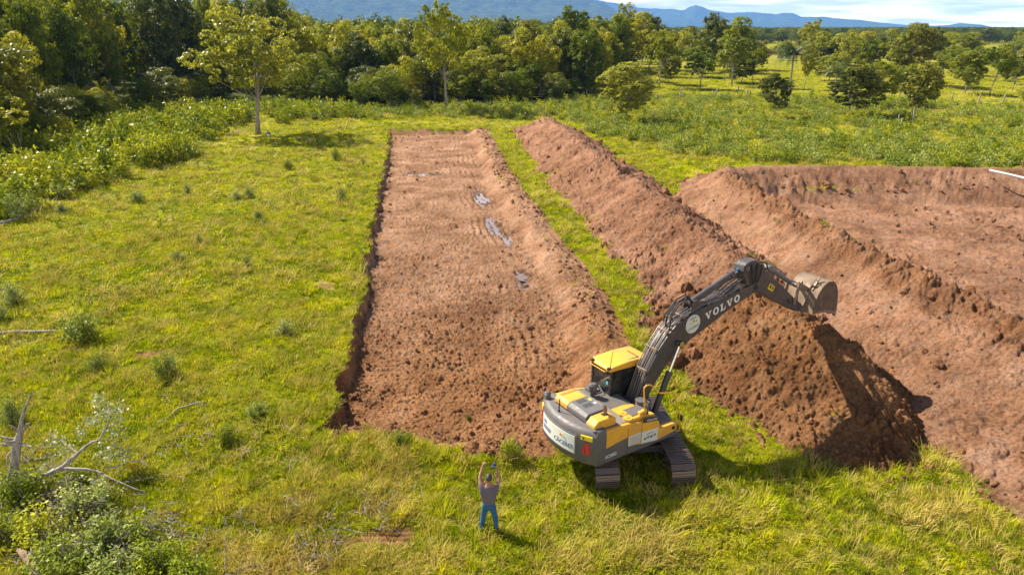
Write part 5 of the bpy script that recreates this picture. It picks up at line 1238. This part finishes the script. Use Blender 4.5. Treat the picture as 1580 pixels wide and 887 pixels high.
# shirt: follows the trunk and ends above the elbows and at the hips
S_ = {'hem': ((0, 0, .86), (.198, .150)), 'waist': ((0, .01, 1.08), (.205, .158)), 'chest': ((0, .01, 1.29), (.222, .155)), 'nb': ((0, .008, 1.44), (.125, .10)), 'col': ((0, .01, 1.485), (.080, .078)),
      'shL': ((-.18, .01, 1.425), .098), 'slL': ((-.238, .075, 1.545), .077), 'shR': ((.18, .01, 1.425), .098), 'slR': ((.245, .085, 1.505), .077)}
skin_body('shirt', S_, [('hem', 'waist'), ('waist', 'chest'), ('chest', 'nb'), ('nb', 'col'), ('chest', 'shL'), ('shL', 'slL'), ('chest', 'shR'), ('shR', 'slR')], M['shirt'], man)
P_ = {'hip': ((0, 0, 1.03), (.175, .130)), 'seat': ((0, -.005, .88), (.180, .140)), 'hL': ((-.10, 0, .80), .108), 'kL': ((-.158, .05, .47), .078), 'aL': ((-.215, .04, .07), .062), 'hR': ((.10, 0, .80), .108), 'kR': ((.158, .03, .47), .078), 'aR': ((.195, -.04, .07), .062)}
skin_body('jeans', P_, [('hip', 'seat'), ('seat', 'hL'), ('hL', 'kL'), ('kL', 'aL'), ('seat', 'hR'), ('hR', 'kR'), ('kR', 'aR')], M['jeans'], man)
def blob(name, c, r_, mat, parent, sub=3):
    b_ = bmesh.new(); bmesh.ops.create_icosphere(b_, subdivisions=sub, radius=1, matrix=Matrix.Translation(c) @ Matrix.Diagonal((*r_, 1))); return obj(name, b_, mat, parent)
b_ = bmesh.new(); bmesh.ops.create_icosphere(b_, subdivisions=4, radius=1)
for v in b_.verts:
    f = 1+.02*math.sin(v.co.x*23)*math.sin(v.co.z*19+v.co.y*17); v.co = Vector((v.co.x*.086*f, .028+v.co.y*.098*f, 1.71+v.co.z*.110*f))
bmesh.ops.delete(b_, geom=[v for v in b_.verts if v.co.y > .09 and v.co.z < 1.75 or v.co.z < 1.60], context='VERTS')
obj('hair', b_, M['hair'], man)
for s in (-1, 1): blob('ear', (s*.084, .04, 1.665), (.014, .022, .034), M['skin'], body, 2); blob('eye', (s*.032, .118, 1.675), (.013, .009, .009), M['white'], body, 2)
blob('nose', (0, .128, 1.645), (.014, .022, .024), M['skin'], body, 2); blob('mouth', (0, .115, 1.605), (.026, .010, .008), M['red'], body, 2)
for s, (x, y) in ((-1, (-.225, .11)), (1, (.205, .03))): blob('shoe', (x, y, .05), (.055, .145, .055), M['shoe_l'], man)
# the camera he holds
pc = tag(empty('camera', (0, 0, 0)), 'black camera with flipped out screen and hanging strap held above the person', 'camera')
Wm = Matrix.Translation((pp.x, pp.y, pz)) @ Matrix.Rotation(R(-4), 4, 'Z'); pc.location = Wm @ Vector((.10, .32, 1.86)); pc.rotation_euler = (R(8), 0, R(-4))
b_ = bmesh.new(); box(b_, -.045, .07, -.03, .03, -.06, .055); box(b_, -.02, .035, -.028, .02, .05, .085); cb_ = obj('camera_body', b_, M['camblack'], pc, .008)
b_ = bmesh.new(); cyl(b_, (.01, .02, 0), (.01, .14, -.01), .036, seg=16); obj('lens', b_, M['camblack'], pc)
b_ = bmesh.new(); box(b_, -.048, .05, -.075, -.055, -.01, .075); obj('screen', b_, M['camblue'], pc, .004)
b_ = bmesh.new(); tube(b_, [(-.045, 0, .04), (-.10, 0, .05), (-.25, -.02, .065)], .012, 8); obj('grip_handle', b_, M['camblack'], pc)
b_ = bmesh.new(); box(b_, .03, .075, -.05, .02, .06, .13); obj('microphone', b_, M['camblack'], pc, .01)
b_ = bmesh.new(); tube(b_, [(.05, 0, -.05), (.02, -.02, -.16), (-.01, -.03, -.26), (.02, -.03, -.34), (.07, -.02, -.36), (.12, -.01, -.30)], .010, 6); obj('strap', b_, M['camblack'], pc)
# somebody sitting in the shade of the lone tree
sp_ = at(414, 212); sz_ = zg1(sp_.x, sp_.y)
sit = tag(empty('person', (sp_.x, sp_.y, sz_), R(200)), 'person in dark blue sitting on the grass at the foot of the lone tree', 'person')
J2 = {'pelvis': ((0, 0, .14), (.17, .14)), 'chest': ((0, .06, .45), (.18, .13)), 'neck': ((0, .12, .64), .06), 'head': ((0, .15, .74), (.085, .095)), 'top': ((0, .16, .86), (.06, .07)), 'shL': ((-.18, .08, .56), .07), 'elL': ((-.26, .25, .38), .05), 'haL': ((-.08, .45, .40), .04), 'shR': ((.18, .08, .56), .07), 'elR': ((.26, .25, .38), .05), 'haR': ((.08, .45, .40), .04),
      'kL': ((-.24, .42, .48), .08), 'aL': ((-.18, .68, .10), .05), 'tL': ((-.2, .82, .05), .04), 'kR': ((.24, .42, .48), .08), 'aR': ((.18, .68, .10), .05), 'tR': ((.2, .82, .05), .04)}
E2 = [('pelvis', 'chest'), ('chest', 'neck'), ('neck', 'head'), ('head', 'top'), ('chest', 'shL'), ('shL', 'elL'), ('elL', 'haL'), ('chest', 'shR'), ('shR', 'elR'), ('elR', 'haR'), ('pelvis', 'kL'), ('kL', 'aL'), ('aL', 'tL'), ('pelvis', 'kR'), ('kR', 'aR'), ('aR', 'tR')]
skin_body('body', J2, E2, M['skin'], sit)
skin_body('shirt', {'h': ((0, 0, .16), (.20, .17)), 'c': ((0, .06, .45), (.205, .155)), 'n': ((0, .10, .58), .09), 'sL': ((-.18, .08, .56), .09), 'eL': ((-.25, .22, .41), .065), 'sR': ((.18, .08, .56), .09), 'eR': ((.25, .22, .41), .065)}, [('h', 'c'), ('c', 'n'), ('c', 'sL'), ('sL', 'eL'), ('c', 'sR'), ('sR', 'eR')], paint('blue_cloth', (.02, .07, .16), .85, .2), sit)
skin_body('trousers', {'p': ((0, 0, .14), (.19, .16)), 'kL': ((-.24, .42, .48), .095), 'aL': ((-.18, .68, .12), .065), 'kR': ((.24, .42, .48), .095), 'aR': ((.18, .68, .12), .065)}, [('p', 'kL'), ('kL', 'aL'), ('p', 'kR'), ('kR', 'aR')], M['camblack'], sit)
blob('hair', (0, .13, .84), (.10, .11, .09), M['hair'], sit); blob('hat_brim', (0, .2, .86), (.12, .14, .02), M['camblack'], sit, 2)
bg_ = tag(obj('bag', (lambda b_: (box(b_, -.2, .2, -.12, .12, 0, .26), b_)[1])(bmesh.new()), M['white'], None, .05), 'small pale bag in the lap of the person sitting by the lone tree', 'bag'); bg_.parent = None; bg_.location = Matrix.Translation(sit.location) @ Matrix.Rotation(R(200), 4, 'Z') @ Vector((0, .52, .18)); bg_.rotation_euler = (0, 0, R(200))

# ------------------------------------------------------------------ fence posts, pipe, logs, dead wood
def post(px, py, h, r_, lx, ly, mat, label):
    p = at(px, py); zz_ = zg1(p.x, p.y); b_ = bmesh.new(); top = Vector((lx, ly, h)); n_ = 9
    tube(b_, [(0, 0, -.3), (lx*.3, ly*.3, h*.3), (lx*.7+.02, ly*.7, h*.72), tuple(top), tuple(top+Vector((0, 0, .03)))], [r_*1.1, r_, r_*.95, r_*.9, r_*.6], n_)
    o_ = obj('fence_post', b_, mat, None); o_.location = (p.x, p.y, zz_); tag(o_, label, 'fence post', 'old wooden fence posts')
post(948, 197, 1.5, .12, 0, 0, M['deadwood'], 'short pale round fence post between the soil ridge and the small round tree')
post(839, 181, 1.7, .07, .05, 0, M['brownwood'], 'dark thin fence post behind the far tip of the soil ridge')
post(1049, 153, 1.9, .14, .15, 0, M['deadwood'], 'grey fence post at the left of the dark weed strip')
post(1100, 153, 1.9, .12, .8, 0, M['deadwood'], 'pale fence post leaning strongly to the right')
post(1138, 145, 1.4, .10, .05, 0, M['brownwood'], 'small dark fence post between the leaning one and the thick pale one')
post(1152, 152, 1.5, .20, 0, 0, M['deadwood'], 'thick pale fence post of a close pair')
post(1156, 151, 1.4, .13, .05, 0, M['brownwood'], 'darker fence post standing against the thick pale one')
post(1385, 191, 1.2, .10, 0, 0, M['deadwood'], 'grey fence post in the weeds left of the twin trunked tree')
post(1468, 155, 1.4, .10, .05, 0, M['deadwood'], 'low fence post in the weeds right of the twin trunked tree')
post(1509, 160, 1.6, .13, .12, 0, M['deadwood'], 'pale leaning fence post below the round pale green tree')
post(1547, 158, 1.4, .14, .25, 0, M['deadwood'], 'pale fence post leaning right below the broad green tree')
post(1419, 250, 1.2, .09, .04, 0, M['deadwood'], 'grey fence post in the weeds just behind the basin embankment')
post(1576, 262, 1.3, .07, 0, 0, M['brownwood'], 'thin dark fence post at the right edge beyond the basin')
post(1256, 233, 1.1, .08, 0, 0, M['deadwood'], 'small pale fence post among the weeds above the basin corner')
a_ = at(1527, 263, 1.45); b2 = at(1600, 280, 1.15); bm = bmesh.new(); tube(bm, [a_, a_.lerp(b2, .5)+Vector((0, 0, .03)), b2], .10, 12)
tag(obj('pipe', bm, M['white'], None), 'long white pipe lying across the top of the basin embankment', 'pipe')
def log(name, pts, rad, mat, label, cat='log', sm=8):
    b_ = bmesh.new(); Q = []
    for px, py, h in pts: p = at(px, py); Q.append(Vector((p.x, p.y, zg1(p.x, p.y)+h)))
    tube(b_, Q, rad, sm); return tag(obj(name, b_, mat, None, angle=60), label, cat)
log('log', [(-30, 520, .10), (20, 515, .12), (50, 514, .11), (86, 513, .12)], [.10, .11, .10, .07], M['deadwood'], 'bleached log lying in the grass beside the big meadow bush')
log('log', [(-10, 350, .2), (14, 345, .2), (34, 340, .22)], [.12, .11, .06], M['deadwood'], 'short brown log at the left edge beside the pale bush')
for i, (pts, rad, lab) in enumerate((
    ([(263, 640, .05), (275, 633, .12), (290, 629, .12), (305, 624, .14), (320, 622, .10)], [.02, .03, .03, .025, .015], 'long curved bare stick lying in the meadow'),
    ([(248, 609, .05), (256, 613, .08), (262, 620, .05)], [.02, .022, .015], 'short bent stick just above the long curved one'),
    ([(300, 675, .05), (315, 669, .1), (332, 669, .05)], [.015, .02, .01], 'thin pale stick below the long curved one'),
    ([(246, 734, .05), (260, 728, .1)], [.02, .015], 'small pale stick, left of the forked one'),
    ([(272, 732, .05), (283, 735, .1), (284, 740, .04)], [.02, .02, .015], 'small forked pale stick in the lower meadow'),
    ([(300, 630, .3), (314, 627, .05)], [.012, .02], 'tiny pale stick touching the right end of the long curved one'))):
    log('stick', pts, rad, M['deadwood'], lab, 'stick', 6)
# dead tree stump with its branches, bottom left
def pol(px, py, h=0.0):
    """point h metres above the turf seen at px, py"""
    return at(px, py, h)
bm = bmesh.new(); base = at(18, 757)
tube(bm, [base+Vector((0, 0, -.2)), pol(20, 735, .35), pol(24, 705, 1.0), pol(27, 682, 1.45), pol(31, 668, 1.75), pol(33, 650, 2.1), pol(38, 632, 2.5), pol(44, 618, 2.8), pol(50, 604, 3.1)], [.17, .14, .12, .12, .08, .05, .04, .03, .015], 10)
tr_ = obj('trunk', bm, M['deadwood'], None, angle=60); de = tag(empty('dead_tree', base), 'bare grey dead tree trunk with broken stubs at the left edge', 'dead tree')
tr_.parent = de; tr_.matrix_parent_inverse = Matrix.Translation(-base)
for pts in ([(31, 668, 1.75), (22, 660, 1.95), (17, 656, 2.05)], [(28, 684, 1.4), (10, 686, 1.45), (-12, 684, 1.5)], [(28, 686, 1.4), (40, 686, 1.5), (49, 689, 1.5)], [(26, 678, 1.5), (12, 676, 1.6), (-8, 670, 1.7)], [(33, 665, 1.8), (41, 655, 2.0), (46, 652, 2.05)], [(22, 692, 1.2), (12, 702, 1.0), (10, 718, .7)], [(28, 680, 1.5), (16, 682, 1.6), (2, 680, 1.7)]):
    b_ = bmesh.new(); tube(b_, [pol(*q) for q in pts], [.05, .035, .015], 6); o_ = obj('branch', b_, M['deadwood'], de, angle=60); o_.matrix_parent_inverse = Matrix.Translation(-base)
# fallen limb with silvery dry leaves
base = at(18, 770); fl_ = tag(empty('fallen_branch', base), 'long fallen grey branch with silvery withered leaves in the lower left corner', 'branch')
def fb_part(pts, rad):
    b_ = bmesh.new(); tube(b_, [pol(*q) for q in pts], rad, 8); o_ = obj('limb', b_, M['deadwood'], fl_, angle=60); o_.matrix_parent_inverse = Matrix.Translation(-base)
fb_part([(14, 772, .05), (28, 757, .25), (45, 744, .45), (70, 733, .6), (95, 721, .75), (113, 706, .9), (122, 698, 1.0), (130, 690, 1.05), (143, 681, 1.15), (152, 680, 1.15)], [.085, .08, .07, .065, .06, .055, .05, .045, .035, .025])
fb_part([(92, 722, .7), (110, 723, .75), (135, 724, .7), (148, 728, .6), (152, 740, .4), (148, 752, .1)], [.05, .045, .04, .035, .03, .02])
fb_part([(152, 680, 1.15), (158, 670, 1.3), (166, 655, 1.5), (170, 640, 1.7), (165, 620, 1.9)], [.03, .028, .02, .015, .01])
fb_part([(120, 699, 1.0), (106, 688, 1.1), (92, 678, 1.2), (76, 668, 1.25)], [.03, .022, .018, .01])
fb_part([(148, 726, .6), (172, 738, .5), (190, 746, .4), (208, 754, .3), (224, 758, .2)], [.03, .025, .02, .018, .01])
fb_part([(160, 720, .5), (180, 720, .5), (196, 712, .5), (215, 710, .5), (228, 718, .4)], [.02, .02, .018, .015, .01])
fb_part([(95, 804, .05), (98, 792, .2), (112, 782, .3), (118, 770, .4), (110, 760, .55), (100, 757, .6)], [.035, .03, .03, .025, .02, .015])
fb_part([(105, 785, .25), (130, 784, .25), (140, 780, .3), (158, 776, .3)], [.022, .02, .016, .01])
rg = np.random.default_rng(12); C = []
for px, py, h, rr2, k_ in ((160, 640, 1.6, .45, 150), (150, 615, 1.9, .28, 70), (180, 636, 1.6, .4, 100), (175, 665, 1.2, .5, 130), (140, 650, 1.5, .3, 70), (80, 680, 1.2, .35, 60), (100, 690, 1.1, .35, 60), (165, 700, .8, .5, 120), (190, 700, .6, .4, 80), (125, 668, 1.2, .25, 50), (60, 730, .5, .5, 90), (150, 745, .4, .4, 80)):
    q = pol(px, py, h); d = rg.normal(0, 1, (k_, 3)); d /= np.linalg.norm(d, axis=1, keepdims=True); C.append(np.array(q)+d*rr2*rg.uniform(.2, 1, (k_, 1)))
C = np.concatenate(C); me = leaf_mesh('withered_leaves', C-np.array(base), rg.normal(0, 1, C.shape)+np.array([0, 0, .4]), .085, M['silver'], .75, rg); link_mesh('withered_leaves', me, None, fl_)
# brown roots at the very corner
base = at(40, 870); rt = tag(empty('tree_root', base), 'reddish brown broken root lying under the bushes of the lower left corner', 'root')
for pts, rad in (([(28, 848, .3), (42, 858, .3), (52, 872, .25), (56, 895, .1)], [.05, .12, .12, .1]), ([(60, 862, .25), (75, 872, .2), (92, 880, .2), (112, 892, .1)], [.03, .05, .05, .04]), ([(92, 858, .3), (102, 868, .25), (112, 880, .2), (122, 886, .1)], [.02, .04, .04, .03]), ([(48, 842, .4), (50, 855, .3), (44, 862, .3)], [.02, .04, .05]), ([(120, 885, .2), (145, 880, .25), (165, 880, .2)], [.03, .03, .02])):
    b_ = bmesh.new(); tube(b_, [pol(*q) for q in pts], rad, 8); o_ = obj('limb', b_, M['brownwood'], rt, angle=60); o_.matrix_parent_inverse = Matrix.Translation(-base)
# dried palm frond heap
base = at(487, 853); zb_ = zg1(base.x, base.y); fr = tag(empty('dry_frond', (base.x, base.y, zb_)), 'splayed bundle of bleached dry palm ribs on bare soil at the bottom', 'dry palm frond'); rg = random.Random(6)
for i in range(22):
    a = rg.uniform(-.6, 3.7); Lf = rg.uniform(.4, 1.0); up = rg.uniform(.1, .65); b_ = bmesh.new(); d = Vector((math.cos(a), math.sin(a), 0))
    tube(b_, [(0, 0, .02), d*Lf*.35+Vector((0, 0, .05)), d*Lf*.75+Vector((0, 0, up*.4)), d*Lf+Vector((0, 0, up))], [.016, .013, .010, .005], 5); obj('rib', b_, M['straw'], fr)
for a, Lf in ((-1.7, .7), (-1.2, .9), (-1.9, .5), (-.9, .8)):
    b_ = bmesh.new(); d = Vector((math.cos(a), math.sin(a), 0)); tube(b_, [(0, 0, .03), d*Lf*.5+Vector((.03, 0, .06)), d*Lf], [.018, .014, .008], 5); obj('rib', b_, M['straw'], fr)

# ------------------------------------------------------------------ bushes of the meadow, one by one
def bush_mesh(seed, n=1700, leaf=.09, mat=None):
    rg = np.random.default_rng(seed); C = []; Nn = []
    for s in range(46):
        a = rg.uniform(0, 6.28); el = rg.uniform(.15, 1.5); Lb = rg.uniform(.6, 1.05); d = np.array([math.cos(a)*math.cos(el), math.sin(a)*math.cos(el), math.sin(el)*1.0])
        k_ = n//46; t_ = rg.uniform(.35, 1, (k_, 1)); C.append(d*Lb*t_+rg.normal(0, .05, (k_, 3))*(.6+t_)); Nn.append(np.tile(d*.4+np.array([0, 0, .6]), (k_, 1)))
    C = np.concatenate(C); C[:, 2] = np.abs(C[:, 2])
    return leaf_mesh('foliage', C, np.concatenate(Nn), leaf, M['shrub'], .5, rg)
BM = [bush_mesh(70+i) for i in range(4)]
bm = bmesh.new()
rg = random.Random(2)
for i in range(14):
    a = rg.uniform(0, 6.28); el = rg.uniform(.5, 1.4); tube(bm, [(0, 0, -.05), Vector((math.cos(a)*math.cos(el), math.sin(a)*math.cos(el), math.sin(el)))*.8], [.02, .008], 5, False)
STM = bpy.data.meshes.new('stems'); bm.to_mesh(STM); bm.free(); STM.materials.append(M['bark'])
def bush(px, py, w_, h, v, label, group=None, mat='shrub'):
    p = at(px, py); d = p.y*math.cos(PITCH)+H*math.sin(PITCH); wm = w_/FPX*d; hm = h/FPX*d/math.cos(math.atan(H/p.y))
    e = tag(empty('bush', (p.x, p.y, zg1(p.x, p.y)), rg.uniform(0, 6.28)), label, 'bush', group); e.scale = (wm/1.9, wm/1.9, max(.25, hm/1.25))
    for nm, me in (('foliage', BM[v % 4]), ('stems', STM)):
        o_ = bpy.data.objects.new(nm, me); COL.objects.link(o_); o_.parent = e
        if nm == 'foliage' and mat != 'shrub': o_.material_slots[0].link = 'OBJECT'; o_.material_slots[0].material = M[mat]
bush(128, 522, 92, 62, 0, 'big rounded grey green bush in the left meadow, touching the end of the bleached log')
bush(36, 338, 66, 58, 1, 'large pale silvery bush at the lower left end of the weed belt')
bush(95, 328, 32, 24, 2, 'small pale bush right of the large silvery one')
bush(152, 568, 44, 34, 3, 'low dark green bush just below the big rounded bush')
bush(258, 578, 62, 46, 1, 'spreading bush below the small bare patch in the meadow')
bush(20, 468, 56, 48, 2, 'leafy bush at the left edge above the bleached log')
bush(4, 492, 34, 36, 0, 'dark small bush cut by the left edge above the log')
bush(440, 515, 46, 34, 3, 'thin pale bush left of the middle of the pit edge')
bush(400, 340, 26, 24, 0, 'dark little bush alone in the upper meadow')
bush(380, 410, 18, 22, 1, 'narrow upright sprig in the middle of the meadow')
bush(308, 376, 14, 24, 2, 'thin upright sprig left of the meadow centre')
bush(275, 402, 34, 22, 3, 'low spread bush under the thin upright sprig')
bush(290, 300, 22, 28, 0, 'tall thin bush high in the left meadow')
bush(212, 312, 36, 28, 1, 'loose bush near the weed belt above the left meadow')
bush(365, 308, 32, 22, 2, 'small pale bush left of the dark little one')
bush(385, 305, 24, 26, 3, 'small upright bush directly above the dark little one')
bush(445, 262, 24, 26, 0, 'pale small bush halfway between lone tree and pit')
bush(518, 248, 22, 28, 1, 'pale small bush close to the far left part of the pit edge')
bush(528, 310, 26, 34, 2, 'tall thin bush hugging the left edge of the pit')
bush(560, 255, 14, 16, 3, 'tiny bush near the far left corner of the pit')
bush(350, 680, 50, 40, 0, 'leafy weed clump left of the pit corner', None, 'weed')
bush(398, 640, 54, 26, 1, 'low spread pale weed clump up from the leafy one', None, 'shrub')
bush(790, 716, 52, 40, 2, 'bright green leafy bush between the person and the excavator', None, 'weed')
bush(562, 640, 20, 12, 3, 'small green tuft growing on the pit floor by the left wall', None, 'weed')
bush(722, 622, 14, 12, 0, 'small green tuft in the middle of the near pit floor', None, 'weed')
bush(620, 688, 50, 30, 1, 'dense green bush on the near lip of the pit', None, 'weed')
bush(20, 652, 60, 60, 2, 'loose bush behind the dead trunk at the left edge', None, 'shrub')
Gc = 'bushes filling the lower left corner'
for i, (px, py, w_, h) in enumerate(((40, 775, 120, 70), (130, 790, 120, 60), (60, 835, 140, 70), (160, 850, 150, 70), (250, 880, 130, 60), (90, 890, 150, 70), (210, 830, 110, 46), (5, 830, 90, 60), (300, 905, 120, 60), (175, 905, 140, 60), (120, 750, 80, 40))):
    bush(px, py, w_, h, i, 'leafy bush of the thicket in the lower left corner', Gc, ('weed', 'shrub')[i % 2])
for i, (px, py, w_, h) in enumerate(((40, 262, 120, 90), (0, 300, 110, 80), (90, 250, 90, 60), (150, 228, 80, 50), (20, 230, 120, 90), (210, 205, 70, 40), (500, 172, 60, 24), (990, 196, 50, 14), (1030, 198, 36, 12))):
    bush(px, py, w_, h, i, ('dark thick bush at the foot of the woods' if px < 600 else 'low dark bush in the grass beyond the soil ridge'), ('thick bushes at the foot of the woods' if px < 600 else 'low dark bushes beyond the soil ridge'), 'tree')

# fine twigs strewn about the thicket and the lower meadow
def twig_src(seed):
    rg = random.Random(seed); b_ = bmesh.new(); p = Vector((-.25, 0, .02)); P_ = [p.copy()]
    for i in range(5): p = p+Vector((.11, rg.uniform(-.05, .05), rg.uniform(-.02, .04))); P_.append(p.copy())
    tube(b_, P_, [.009, .009, .008, .007, .005, .003], 4)
    for i in (2, 3): tube(b_, [P_[i], P_[i]+Vector((.08, rg.choice([-.08, .08]), .05)), P_[i]+Vector((.14, rg.choice([-.15, .15]), .08))], [.006, .005, .002], 4)
    me = bpy.data.meshes.new('twig'); b_.to_mesh(me); b_.free(); me.materials.append(M['deadwood']); return src('twig', me)
rg = np.random.default_rng(77); xs_, ys_, hs_ = [], [], []
for px, py, rad, k_, hh in ((90, 790, 1.4, 90, .45), (150, 850, 1.3, 80, .45), (230, 840, 1.0, 50, .2), (330, 850, 1.4, 22, .1), (420, 830, 1.3, 20, .08), (300, 690, 2.2, 30, .06), (480, 855, .8, 22, .06), (60, 740, 1.0, 40, .3), (560, 800, 1.0, 25, .06)):
    p = at(px, py); xs_.append(rg.normal(p.x, rad*.6, k_)); ys_.append(rg.normal(p.y, rad*.6, k_)); hs_.append(rg.uniform(.02, hh, k_))
x = np.concatenate(xs_); y = np.concatenate(ys_); n = len(x); sc = rg.uniform(.5, 1.7, n)
tag(scatter('twigs', np.stack([x, y, base_z(x, y)+np.concatenate(hs_)+.03], 1), np.stack([rg.normal(0, .3, n), rg.normal(0, .25, n), rg.uniform(0, 6.28, n)], 1), np.stack([sc]*3, 1), rg.integers(0, 3, n), [twig_src(i) for i in range(3)]), kind='stuff')
